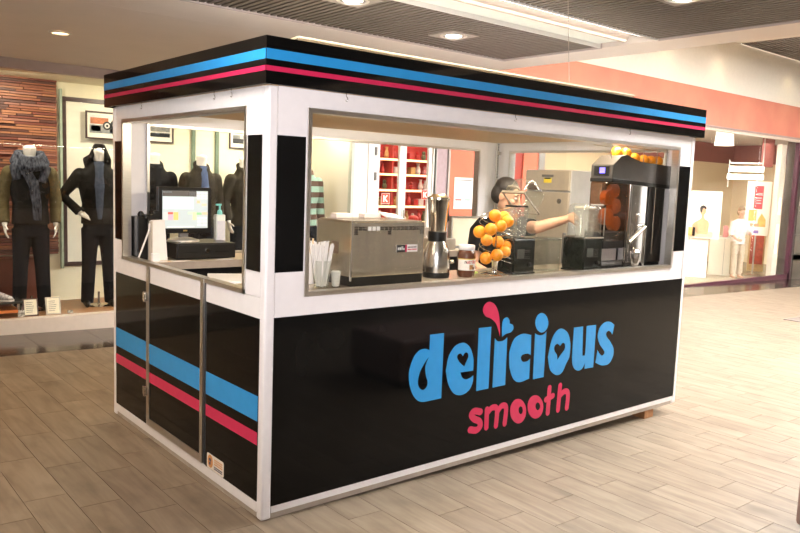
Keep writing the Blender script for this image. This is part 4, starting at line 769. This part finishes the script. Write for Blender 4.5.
photo(t, ((-1, 1, 0, .45, GY), (-.95, .2, .5, .85, OG), (-.9, -.3, .1, .4, BK), (.3, 1, .05, .3, BK)), .18, .21); wheel(t, .02, .16, .05, BK); wheel(t, .125, .17, .07, BK)
t = frame('framed_photo', 'framed black and white landscape photo above the dark quilted jacket', 1.79, 2.13, 2.045, 2.29, 6.145, DKF, MOUNT, .015)
photo(t, ((-1, 1, .55, 1, GY), (-1, 1, 0, .4, BK), (-.5, .6, .35, .6, MATS['print_paper']), (-.2, .9, .28, .42, GY)), .125, .12)
t = frame('framed_photo', 'framed black and white photo cut off by the near kiosk post', 2.90, 3.30, 2.03, 2.28, 6.145, DKF, MOUNT, .015)
photo(t, ((-1, 0, 0, .5, BK), (0, 1, .3, .9, GY), (-1, -.3, .5, .9, GY)), .15, .12)
for x, l in ((2.375, 'narrow green upright rail between the landscape photo and the brown jacket mannequin'), (2.70, 'narrow green upright rail behind the right shoulder of the brown jacket mannequin')):
    tag(B().box(x, x+.045, 6.11, 6.149, .3, 2.6).obj('wall_rail', GREENF, bevel=.003), l, 'rail')
# brown plinth and shoe table at the left
tag(B().box(-.50, .55, 5.86, 6.10, .15, .69).obj('brown_plinth', M('plinth_brown', (.16, .045, .025), .4, var=.1), bevel=.004), 'dark red brown plinth behind the legs of the scarf mannequin', 'plinth')
t = thing('shoe_table', 'low dark glass display table with shoes at the left picture edge', 'table', (-.11, 5.40, .15))
B().box(-.34, .27, -.16, .16, .14, .165).obj('top', M('table_top_glass', (.05, .055, .06), .08), t, .004); B().box(-.34, .24, -.14, .14, .045, .075).obj('lower_shelf', M('orange_shelf', (.55, .17, .04), .4), t)
for x in (-.3, .23):
    for y in (-.13, .13): B().tube([(x, y, 0), (x, y, .14)], .012, 10).obj('leg', CHROME, t, smooth='auto')
def shoe(x, y, z, rz, m, label):
    t = thing('shoe', label, 'shoe', (x, y, z), rz, 'shoes on the display table')
    b = B(); b.tube([(0, .12, .05), (0, .08, .055), (0, .0, .05), (0, -.08, .035), (0, -.14, .025), (0, -.155, .02)], [(.03, .045), (.038, .055), (.04, .05), (.045, .035), (.035, .022), (.01, .01)], 14, up=(0, 0, 1)); link('upper', blob(b, .009, 3), m, t, True)
    B().box(-.042, .042, -.15, .125, 0, .014).obj('sole', PAPER, t, .006)
    for k in range(4): B().box(-.03, .03, -.055+k*.022, -.047+k*.022, .080-.002*(3-k)*3, .092-.002*(3-k)*3).obj('lace', PAPER, t)
WS = M('grey_stripe_canvas', (.55, .52, .50), .7, col2=(.14, .13, .15), scale=22, stretch=(1, 4, 1))
shoe(-.05, 5.36, .315, .9, WS, 'grey striped canvas shoe nearest the scarf mannequin on the glass table'); shoe(-.22, 5.40, .315, .8, WS, 'grey striped canvas shoe cut off by the left picture edge')
t = thing('leather_bag', 'olive and black leather bag on the plinth at the left edge', 'bag', (-.12, 5.78, .15)); B().box(-.14, .12, -.06, .06, .40, .47).obj('strap_base', DARKP, t, .01); B().tube([(-.12, 0, .54), (0, 0, .56), (.10, 0, .53)], [(.06, .06), (.07, .075), (.045, .05)], 12).obj('bag_body', M('olive_leather', (.33, .30, .10), .4), t, smooth=True); B().box(-.14, .12, -.05, .05, 0, .40).obj('bag_stand', DARKP, t)
for x, l, m, w_ in ((.235, 'price card in a dark frame standing at the shop window, left of the pair', DKF, .10), (.455, 'price card in a silver frame standing at the shop window, right of the pair', M('silver_frame', (.5, .48, .42), .3, .7), .105)):
    t = thing('price_card', l, 'price card', (x, 5.255, .149), 0, 'price cards in the shop window'); th = -.2
    mm = Matrix.Rotation(th, 4, 'X')
    B().box(-.075, .075, -.006, .006, 0, .185).xf(mm).obj('frame', m, t, .003); B().box(-.06, .06, -.009, -.006, .014, .172).xf(mm).obj('card', MOUNT, t)
    for k in range(6): B().box(-.045, .015+.006*(k*5 % 4), -.0098, -.009, .04+.02*k, .0445+.02*k).xf(mm).obj('printed_line', GREYP, t)
tag(B().box(0, .06, 0, .012, 0, .07).obj('price_block', M('black_white_print', (.02, .02, .02), .5, col2=(.7, .7, .66), scale=45), loc=(.115, 5.25, .149)), 'small black and white ticket left of the price cards', 'ticket')
tag(B().box(0, .05, 0, .03, 0, .03).obj('price_block', MATS['black_white_print'], loc=(.60, 5.25, .149)), 'tiny black and white ticket right of the price cards', 'ticket')
# ---- mannequins
def mannequin(x, y, rz, label, jacket, trousers, arms, parts=(), jl=.88, sleeve=None, shirt=None, hood=False, legs=True, neck_w=.052, wide=1., quilt=0, scarf=None):
    t = thing('mannequin', label, 'mannequin', (x, y, .15), rz, 'mannequins in the clothes shop window')
    b = B(); b.tube([(0, 0, 1.46), (0, .0, 1.58), (0, -.008, 1.66), (.0, -.012, 1.735)], [.085, .064, .06, .066], 20); b.ell((0, -.012, 1.735), (.066, .062, .03))
    link('neck', blob(b, .008, 2), MANNEQ, t, True)
    b = B(); b.tube([(0, 0, jl), (0, 0, jl+.1), (0, 0, 1.15), (0, 0, 1.32), (0, 0, 1.47), (0, 0, 1.56), (0, 0, 1.63)], [(.185*wide, .125), (.18*wide, .125), (.172*wide, .12), (.205*wide, .13), (.205*wide, .115), (.125, .095), (.08, .075)], 22)
    if quilt:
        zz = jl
        while zz < 1.45: b.tube([(0, 0, zz), (0, 0, zz+.05)], [(.195*wide, .135)]*2, 20); zz += .085
    if hood: b.tube([(-.10, .02, 1.56), (-.11, .08, 1.63), (0, .12, 1.70), (.11, .08, 1.63), (.10, .02, 1.56)], [.04, .05, .055, .05, .04], 12); b.tube([(-.10, .0, 1.58), (-.085, -.06, 1.66), (-.02, .02, 1.80), (.05, .02, 1.80), (.10, -.05, 1.66), (.10, 0, 1.58)], .03, 10)
    else: b.tube([(.080*math.cos(a*PI/10), -.004+.080*math.sin(a*PI/10), 1.622+.052*math.sin(a*PI/10)) for a in range(-4, 15)], .025, 8)
    ab = B() if sleeve else b
    for A_ in arms: ab.tube(A_[:3], [.08, .064, .052], 14); ab.ell(A_[0], .078)
    jm = link('jacket', blob(b, .012, 3), jacket, t, True)
    if sleeve: link('sleeves', blob(ab, .012, 3), sleeve, t, True)
    for A_ in arms:
        hb = B(); dd = (Vector(A_[2])-Vector(A_[1])).normalized(); hd_ = Vector(A_[3]) if len(A_) > 3 else dd
        hb.tube([Vector(A_[2])-dd*.04, Vector(A_[2])+dd*.03], [.03, .027], 10); hand_bits(hb, Vector(A_[2])+dd*.02, hd_, (0 if abs(A_[2][0]) > .1 else 0, .3, -.2) if len(A_) > 3 else (-math.copysign(1, A_[2][0]), 0, 0), 1 if A_[2][0] < 0 else -1, .25)
        link('hand', blob(hb, .006, 2), MANNEQ, t, True)
    if shirt:
        b = B(); b.tube([(0, -.072, jl+.06), (0, -.085, 1.2), (0, -.095, 1.35), (0, -.075, 1.5), (0, -.05, 1.62)], [(.045, .06), (.05, .06), (.06, .058), (.055, .05), (.06, .035)], 14); link('shirt', blob(b, .01, 2), shirt, t, True)
    if legs:
        b = B(); b.tube([(0, 0, .98), (0, 0, .80)], [(.165, .11), (.165, .11)], 18)
        for s in (-1, 1): b.tube([(s*.085, 0, .88), (s*.105, -.01, .48), (s*.125, .01, .04)], [.098, .076, .068], 14)
        link('trousers', blob(b, .013, 3), trousers, t, True)
        for s in (-1, 1):
            b = B(); b.tube([(s*.125, .05, .045), (s*.13, -.03, .045), (s*.135, -.13, .03)], [(.042, .045), (.045, .04), (.03, .02)], 12); link('shoe', blob(b, .01, 2), DARKP, t, True)
    if scarf:
        b = B()
        for k in range(3): b.tube([((.115+.02*k)*math.cos(a*PI/9+k), -.015+(.095+.012*k)*math.sin(a*PI/9+k), 1.675-.04*k-.07*max(0, -math.sin(a*PI/9+k))) for a in range(19)], [.040]*19, 8)
        b.tube([(-.05, -.12, 1.50), (.02, -.15, 1.36), (.05, -.15, 1.15), (.05, -.145, .98)], [(.05, .02), (.055, .018), (.05, .014), (.045, .012)], 10); b.tube([(-.11, -.06, 1.62), (-.15, -.10, 1.52), (-.13, -.13, 1.40)], [(.05, .03), (.055, .025), (.045, .015)], 10); b.tube([(.1, -.07, 1.6), (.15, -.1, 1.52), (.1, -.14, 1.38)], [(.04, .03), (.05, .025), (.045, .015)], 10)
        link('scarf', blob(b, .01, 2), scarf, t, True)
    for z in parts: B().tube([(.0, -.125, jl+.03), (.0, -.132, 1.2), (0, -.125, 1.45)], .004, 6).obj('zip', STEEL, t) if z == 'zip' else None
    B().lathe([(.14, 0), (.14, .006), (.12, .012), (.02, .016), (.012, .03), (.012, .16)], (0, .03, 0), 28).obj('stand_base', CHROME, t, smooth='auto')
    return t
BRN = M('brown_black_jacket', (.008, .006, .0045), .6, var=.3, scale=25, spec=.12, bump=.2); OLV = M('olive_sleeve', (.13, .105, .05), .8, var=.15, scale=30, spec=.12); NAVY = M('navy_trousers', (.005, .006, .010), .85, var=.15, scale=30, spec=.12)
WAX = M('waxed_brown_jacket', (.009, .007, .005), .55, var=.3, scale=20, spec=.12, bump=.2); QLT = M('quilted_charcoal', (.007, .007, .0075), .6, var=.25, scale=20, spec=.12); OBR = M('olive_brown_leather', (.026, .020, .010), .55, var=.25, scale=14, spec=.12, bump=.2)
SCF = M('plaid_scarf', (.005, .006, .014), .85, col2=(.13, .14, .17), scale=16, spec=.12, stretch=(3, 3, 1)); DEN = M('denim_shirt', (.07, .085, .12), .8, var=.2, scale=30, spec=.12); BLS = M('blue_shirt', (.09, .13, .24), .8, var=.1, scale=30, spec=.12); DKS = M('dark_knit', (.012, .012, .013), .9, spec=.1)
down = [[(-.19, 0, 1.47), (-.26, .03, 1.20), (-.25, -.05, .95)], [(.19, 0, 1.47), (.25, .03, 1.20), (.24, -.04, .95)]]
mannequin(.325, 5.58, -.15, 'headless mannequin in a dark vest with olive sleeves and a plaid scarf', BRN, NAVY, down, sleeve=OLV, scarf=SCF, jl=.93)
mannequin(1.03, 5.58, -.2, 'headless mannequin in a hooded dark jacket with one hand on its hip', WAX, NAVY, [[(-.19, 0, 1.47), (-.37, .02, 1.24), (-.20, -.06, 1.06), (.85, -.25, -.35)], [(.19, 0, 1.47), (.27, .03, 1.2), (.24, -.05, .95)]], shirt=DEN, hood=True, jl=.93)
mannequin(1.76, 5.80, -.1, 'headless mannequin in a quilted charcoal jacket seen behind the till monitor', QLT, NAVY, down, shirt=DKS, quilt=1)
mannequin(2.27, 5.62, .0, 'headless mannequin in an olive brown leather jacket over a blue shirt', OBR, NAVY, down, shirt=BLS, parts=('zip',), wide=1.05)
mannequin(2.94, 5.80, .1, 'headless mannequin in a dark olive jacket half hidden by the near kiosk post', OBR, NAVY, down, shirt=DKS)
def stripe_mat():
    m = bpy.data.materials.new('striped_knit'); m.use_nodes = True; nt = m.node_tree; b_ = nt.nodes['Principled BSDF']; tc = nt.nodes.new('ShaderNodeTexCoord'); sx = nt.nodes.new('ShaderNodeSeparateXYZ'); mm = nt.nodes.new('ShaderNodeMath'); mm.operation = 'MULTIPLY'; mm.inputs[1].default_value = 6.7; fr = nt.nodes.new('ShaderNodeMath'); fr.operation = 'FRACT'; rp = nt.nodes.new('ShaderNodeValToRGB')
    nt.links.new(tc.outputs['Object'], sx.inputs[0]); nt.links.new(sx.outputs['Z'], mm.inputs[0]); nt.links.new(mm.outputs[0], fr.inputs[0]); nt.links.new(fr.outputs[0], rp.inputs[0]); nt.links.new(rp.outputs[0], b_.inputs['Base Color']); rp.color_ramp.interpolation = 'CONSTANT'
    rp.color_ramp.elements[0].color = (.30, .46, .38, 1); rp.color_ramp.elements[1].position = .52; rp.color_ramp.elements[1].color = (.09, .045, .03, 1); b_.inputs['Roughness'].default_value = .85; return m
mannequin(3.76, 5.60, .0, 'headless mannequin in a teal and brown striped jumper behind the straws', stripe_mat(), NAVY, down, wide=.95)
# ================================================================ GIFT SHOP
wallR = MATS['red_shop_wall']; GLOWS = M('shelf_strip_light', (1, .62, .3), .5, var=0, emit=2.2)
t = thing('gift_shelving', 'lit red wall shelving filled with small gifts behind the white doors', 'shelving', (6.7, 7.59, -.16))
SH = (1.10, 1.38, 1.665, 1.94, 2.20)
B().box(-1.5, 1.35, -.03, 0, 0, 3.0).obj('back_board', wallR, t)
for z in SH: s_ = B().box(-1.5, 1.35, -.30, -.03, z, z+.03).obj('shelf', M('shelf_red', (.50, .05, .03), .4), t); B().box(-1.5, 1.35, -.31, -.30, z-.005, z+.03).obj('shelf_light_strip', GLOWS, s_)
for x in (-1.5, -.1, 1.32): B().box(x, x+.03, -.30, -.03, 0, 3.0).obj('upright', MATS['shelf_red'], t)
GC = [M('gift_red', (.55, .03, .02), .4), M('gift_white', (.75, .68, .6), .4), M('gift_pink', (.62, .25, .25), .3), M('gift_gold', (.6, .38, .12), .35), M('gift_green', (.14, .16, .07), .5)]
rng = random.Random(11); kinds = ('gift_box', 'gift_vase', 'gift_figure')
wordz = {0: 'red', 1: 'white', 2: 'pink', 3: 'golden', 4: 'olive'}
protos = {}
for ci in range(5):
    protos[('gift_box', ci)] = B().box(-.07, .07, -.07, .07, 0, .17).mesh('g'); protos[('gift_vase', ci)] = B().lathe([(.04, 0), (.065, .06), (.055, .14), (.03, .2), (.045, .26)], seg=14).mesh('g')
    bb = B(); bb.ell((0, 0, .07), (.06, .05, .075), u=12, v=8); bb.ell((0, 0, .17), .045, u=12, v=8); protos[('gift_figure', ci)] = bb.mesh('g')
    for k in kinds: protos[(k, ci)].materials.append(GC[ci])
ORD = 'first second third fourth fifth sixth seventh eighth ninth tenth eleventh twelfth thirteenth fourteenth fifteenth sixteenth seventeenth eighteenth nineteenth twentieth'.split()
for si, z in enumerate(SH):
    x = -1.38; ni = 0
    while x < 1.22 and ni < 20:
        k = rng.choice(kinds); ci = rng.choice((0, 0, 0, 1, 1, 2, 3, 4)); o = bpy.data.objects.new(k, protos[(k, ci)]); COL.objects.link(o); o.location = (6.7+x, 7.42+rng.uniform(-.03, .03), -.16+z+.031); s_ = rng.uniform(.6, .8); o.scale = (s_,)*3
        tag(o, '%s %s, %s from the left on the %s lit red gift shelf' % (wordz[ci], {'gift_box': 'box', 'gift_vase': 'vase', 'gift_figure': 'figurine'}[k], ORD[ni], ('lowest', 'second lowest', 'middle', 'second highest', 'top')[si]), {'gift_box': 'box', 'gift_vase': 'vase', 'gift_figure': 'figurine'}[k], 'small gifts on the lit red shelves'); x += rng.uniform(.13, .20); ni += 1
t = thing('gift_table', 'dark display table with red goods just inside the white doors', 'table', (5.95, 6.45, -.16)); B().box(-.7, .7, -.3, .3, 1.12, 1.16).obj('top', DARKP, t, .004); B().box(-.65, .65, -.25, .25, 0, 1.12).obj('body', M('display_cream', (.55, .48, .38), .5), t)
for i, (x, m, l) in enumerate(((-.15, GC[0], 'red gift bag on the dark table inside the doors'), (.12, GC[1], 'white round pot on the dark table inside the doors'), (.38, GC[0], 'red round pot at the right end of the dark table'))): tag((B().box(-.09, .09, -.06, .06, 0, .16) if i == 0 else B().lathe([(.06, 0), (.09, .05), (.08, .1), (.05, .13)], seg=16)).obj('gift_pot', m, loc=(5.95+x, 6.35, 1.001)), l, 'pot' if i else 'bag')
def K_sign(x, z, s_, y, label):
    t = thing('door_sign', label, 'sign', (x, y, z)); B().box(-s_, s_, -.004, 0, -s_, s_).obj('board', M('sign_red', (.66, .06, .02), .4), t)
    ol = [(-.55, -.62), (-.25, -.62), (-.25, -.15), (.2, -.62), (.6, -.62), (.02, 0), (.55, .62), (.18, .62), (-.25, .15), (-.25, .62), (-.55, .62)]
    link('letter', flat([[(a*s_, c_*s_) for a, c_ in ol]]), PAPER, t, loc=(0, -.005, 0)); B().box(-s_, s_, -.006, -.004, -s_, -s_*.93).box(-s_, s_, -.006, -.004, s_*.93, s_).box(-s_, -s_*.93, -.006, -.004, -s_, s_).box(s_*.93, s_, -.006, -.004, -s_, s_).obj('border', PAPER, t)
K_sign(4.79, 1.435, .075, FY+.016, 'red square sign with a white letter on the left white door'); K_sign(5.52, 1.50, .07, FY+.016, 'red square sign with a white letter at the right door edge')
t = thing('wall_notice', 'white printed notice with a red and a green box on the terracotta wall', 'notice', (6.275, FY-.004, 1.30)); B().box(-.20, .20, -.004, 0, 0, .47).obj('sheet', PAPER, t)
for i, (x0, x1, z0, z1, m) in enumerate(((-.16, .16, .425, .44, GREYP), (-.06, .06, .40, .41, GREYP), (-.17, -.04, .125, .15, M('notice_red', (.7, .12, .10), .5)), (.03, .15, .125, .15, M('notice_green', (.20, .55, .30), .5)), (-.17, .15, .09, .095, GREYP), (-.17, .10, .07, .075, GREYP), (-.17, .17, .05, .053, GREYP))): B().box(x0, x1, -.0052, -.004, z0, z1).obj('print', m, t)
for i in range(9): B().box(-.16, -.16+.05+.22*((i*7) % 5)/5, -.0048, -.004, .185+.022*i, .188+.022*i).obj('print_line', M('faint_print', (.55, .53, .5), .6), t)
# ================================================================ COSMETICS SHOP
VR = -1.08      # turned towards the mall walkway
EM = M('lightbox_white', (1, .97, .9), .5, var=0, emit=1.6)
t = thing('pendant_lamp', 'white drum shade hanging in the cosmetics shop window', 'lamp', (15.55, 6.0, 2.80)); B().lathe([(.22, 0), (.185, .36)], seg=32, cap=False).obj('shade', M('shade_white', (.95, .9, .8), .6, var=.02, emit=1.1), t, smooth='auto'); B().tube([(0, 0, .36), (0, 0, .42)], .008, 6).obj('cord', DARKP, t)
t = thing('beauty_poster', 'large pale poster of a dark haired woman with bare shoulders', 'poster', (15.0, 6.05, .62), VR); B().box(-.36, .36, -.004, .02, 0, 1.1).obj('board', M('poster_cream', (.94, .88, .74), .5, var=.03, scale=3), t)
m = flat([catmull([(-.12, .10, 1), (-.20, .20, 0), (-.25, .28, 0), (-.20, .36, 0), (-.11, .42, 0), (-.055, .48, 0), (-.06, .56, 0), (-.01, .58, 0), (.0, .50, 0), (.03, .44, 0), (.10, .40, 0), (.12, .30, 0), (.10, .10, 1)])]); link('printed_figure', m, M('print_skin', (.66, .38, .2), .5, var=.1), t, loc=(0, -.006, 0))
m = flat([[(-.03+.065*math.cos(a*PI/10), .63+.085*math.sin(a*PI/10)) for a in range(20)]]); link('printed_face', m, MATS['print_skin'], t, loc=(0, -.0065, 0)); m = flat([catmull([(-.09, .62, 0), (-.10, .72, 0), (-.03, .77, 0), (.04, .72, 0), (.03, .68, 0), (-.03, .70, 0), (-.06, .60, 0)])]); link('printed_hair', m, HAIR, t, loc=(0, -.008, 0)); B().box(-.2, .22, -.006, -.004, .02, .16).obj('printed_cloth', M('print_cloth', (.85, .62, .36), .5, var=.1), t)
def counter(x, y, wd, h, label, rz=VR):
    t = thing('display_counter', label, 'counter', (x, y, fz(x)), rz, 'white counters in the cosmetics shop'); WC = M('counter_white', (.86, .80, .68), .35, var=.02); B().box(-wd, wd, -.25, .25, 0, h-.04).obj('body', WC, t, .004); B().box(-wd-.02, wd+.02, -.27, .27, h-.04, h).obj('top', M('counter_top_white', (.9, .88, .82), .2, var=.02), t, .004); B().box(-.003, .003, -.252, -.249, 0, h-.04).obj('joint', GREYP, t)
    return t
counter(15.15, 6.45, .42, .98, 'white counter under the beauty poster'); counter(16.55, 6.3, .34, .95, 'white counter just right of the pale clad person'); counter(17.75, 6.85, .42, .92, 'white counter under the sale poster at the right')
t = thing('sale_poster', 'white display stand with a red sale panel and orange pictures', 'poster stand', (17.30, 5.90, .66), VR); B().box(-.28, .28, -.004, .03, 0, 1.35).obj('board', M('stand_white', (.92, .87, .76), .4, var=.02), t, .004); B().tube([(0, .01, -1.0), (0, .01, 0)], .02, 10).obj('pole', ALU, t); B().lathe([(.2, -1.03), (.2, -1.0), (.03, -.99)], seg=20).obj('foot', ALU, t)
rd = B().box(-.10, .10, -.008, -.004, .66, 1.24).obj('red_panel', M('sale_red', (.72, .05, .06), .4), t); link('sale_lettering', text('-40%', .085, bold=.002), PAPER, rd, loc=(0, -.009, 1.03))
for z, wd in ((.93, .07), (.87, .05), (.80, .06)): B().box(-wd, wd, -.0094, -.008, z, z+.018).obj('small_print', PAPER, rd)
B().box(-.2, -.02, -.008, -.004, .36, .64).obj('picture_block', M('amber_print', (.78, .42, .10), .5, var=.2, scale=8), t); m = flat([[(.02, .22), (.2, .22), (.2, .40), (.1, .56), (.02, .40)]]); link('picture_block', m, MATS['amber_print'], t, loc=(0, -.006, 0)); B().box(-.2, .05, -.008, -.004, .22, .30).obj('picture_block', M('coral_print', (.74, .3, .18), .5, var=.3, scale=14), t); B().box(-.06, .06, -.008, -.004, .05, .13).obj('logo_block', M('violet_print', (.26, .18, .45), .5), t)
t = thing('light_shelf', 'pair of glowing white shelf lights above the sale poster', 'shelf light', (17.3, 6.3, 2.05), VR); B().box(-.42, .42, -.15, .15, .0, .13).obj('lower_box', EM, t, .004); B().box(-.38, .42, -.15, .15, .20, .33).obj('upper_box', EM, t, .004); B().box(-.40, -.37, .1, .15, -.2, .5).box(.38, .41, .1, .15, -.2, 1.15).obj('bracket', ALU, t); B().box(-.36, .36, -.1, .1, .40, .43).obj('top_shelf', PAPER, t)
tag(B().box(-.14, .14, -.1, .1, 0, .75).obj('hanging_panel', M('brown_maroon', (.26, .07, .06), .5), bevel=.004, loc=(18.2, 6.2, 2.4), rotz=VR), 'brown maroon panel hanging from the cosmetics shop ceiling', 'panel')
t = thing('product_shelf', 'narrow orange and brown product column behind the sale poster', 'shelf', (18.9, 6.6, fz(18.9)), VR); B().box(-.2, .2, -.1, .1, 0, 2.3).obj('back', M('amber_shelf', (.72, .50, .24), .5), t)
for i, (z0, z1, c_) in enumerate(((.2, 1.0, (.5, .08, .04)), (1.05, 1.3, (.62, .22, .08)), (1.4, 1.8, (.75, .40, .10)), (1.9, 2.2, (.66, .34, .06)))): B().box(-.16, .16, -.14, -.1, z0, z1).obj('product_block', M('prod_%d' % i, c_, .5, var=.3, scale=10), t)
for i, (x, y, z, l) in enumerate(((16.35, 6.2, .61, 'pink cosmetic box on the white counter beside the person'), (16.5, 6.25, .61, 'rose cosmetic box standing right of its pink neighbour'))): tag(B().box(-.05, .05, -.04, .04, 0, .28-.06*i).obj('cosmetic_box', GC[2], loc=(x, y, z), rotz=VR), l, 'box')
t = thing('display_case', 'small orange and black tester case on the left white counter', 'case', (14.85, 6.3, .67), VR); B().box(-.16, .06, -.08, .08, 0, .2).obj('body', M('tester_orange', (.7, .38, .12), .5), t); B().box(.06, .12, -.08, .08, 0, .2).obj('side', DARKP, t)
t = thing('wall_column', 'cream upright column at the right end of the cosmetics window', 'column', (17.25, 5.42, fz(17.25)-.02)); B().box(-.12, .14, -.06, .06, 0, 3.3).obj('shaft', M('column_cream', (.78, .70, .58), .4, var=.02), t); B().box(-.02, .05, -.064, -.06, 1.6, 2.0).obj('light_slot', EM, t); B().box(-.02, .05, -.064, -.06, .65, 1.35).obj('light_slot', EM, t)
# pale clothed figure standing in for a reflection in the shop window
t = thing('person', 'person in a white top and pale trousers inside the cosmetics shop window', 'person', (16.15, 5.75, fz(16.15)), VR+.5)
b = B(); rot = Matrix.Rotation(.15, 3, 'X')
b.tube([(0, .02, .86), (0, .02, 1.0), (0, .01, 1.2), (0, .0, 1.36), (0, .0, 1.43)], [(.14, .10), (.135, .09), (.15, .10), (.155, .085), (.06, .055)], 16); b.tube([(0, 0, 1.38), (0, -.02, 1.5)], [.055, .05], 12); T = head_bits(b, (0, -.03, 1.60), rot)
b.tube([(-.16, 0, 1.36), (-.21, .02, 1.1), (-.16, -.16, .95)], [.05, .042, .03], 12); hand_bits(b, (-.15, -.18, .94), (.2, -1, -.1), (1, 0, 0), 1); b.tube([(.16, 0, 1.36), (.22, .0, 1.12), (.18, -.18, 1.06)], [.05, .042, .03], 12); hand_bits(b, (.175, -.19, 1.055), (-.2, -1, .1), (-1, 0, 0), -1)
for s in (-1, 1): b.tube([(s*.08, .02, .9), (s*.09, .0, .5), (s*.09, .03, .06)], [.085, .058, .04], 12); b.tube([(s*.09, .05, .04), (s*.10, -.12, .03)], [.038, .03], 10)
link('body', blob(b, .009, 3), M('pale_skin', (.66, .42, .3), .5), t, True)
b = B(); b.tube([(0, .02, .82), (0, .02, 1.0), (0, .01, 1.2), (0, .0, 1.36), (0, .0, 1.42)], [(.18, .125), (.16, .11), (.165, .115), (.17, .10), (.075, .065)], 18); b.tube([(-.155, 0, 1.36), (-.215, .02, 1.1), (-.20, -.06, 1.02)], [.068, .06, .055], 12); b.tube([(.155, 0, 1.36), (.225, .0, 1.12), (.2, -.1, 1.09)], [.068, .06, .055], 12); link('shirt', blob(b, .012, 3), M('white_cotton', (.80, .72, .66), .8), t, True)
b = B(); b.tube([(0, .02, .94), (0, .02, .82)], [(.155, .115), (.155, .115)], 16)
for s in (-1, 1): b.tube([(s*.08, .02, .88), (s*.09, 0, .5), (s*.09, .03, .08)], [.1, .075, .062], 12)
link('trousers', blob(b, .014, 3), M('beige_cotton', (.56, .45, .33), .8), t, True); b = B(); b.ell(T((0, .02, .05)), (.085, .1, .085)).ell(T((0, .06, -.02)), (.08, .06, .1)); link('hair', blob(b, .01, 2), M('light_brown_hair', (.30, .19, .10), .6), t, True); eyes(t, T, rot)
# ================================================================ WALKWAY
t = thing('floor_mat', 'dark grey floor mat cut off by the right picture edge', 'mat', (10.75, 1.80, fz(10.75)+.002)); mt = B().box(-.62, .8, -.16, .16, 0, .008).obj('rubber_mat', M('mat_grey', (.16, .13, .11), .8), t); t.rotation_euler = (0, math.atan(SL), 0); B().box(-.1, .5, -.07, .07, .008, .010).obj('pale_inlay', PAPER, t)
t = thing('bench', 'pinkish grey padded bench end at the lower right corner', 'bench', (2.462, -1.765, fz(2.46))); B().box(-.28, .6, -.55, .18, .06, .42).obj('seat_block', M('rose_grey_leather', (.34, .22, .2), .5, var=.12), t, .03); B().box(-.24, .56, -.5, .14, 0, .06).obj('plinth', DARKP, t)
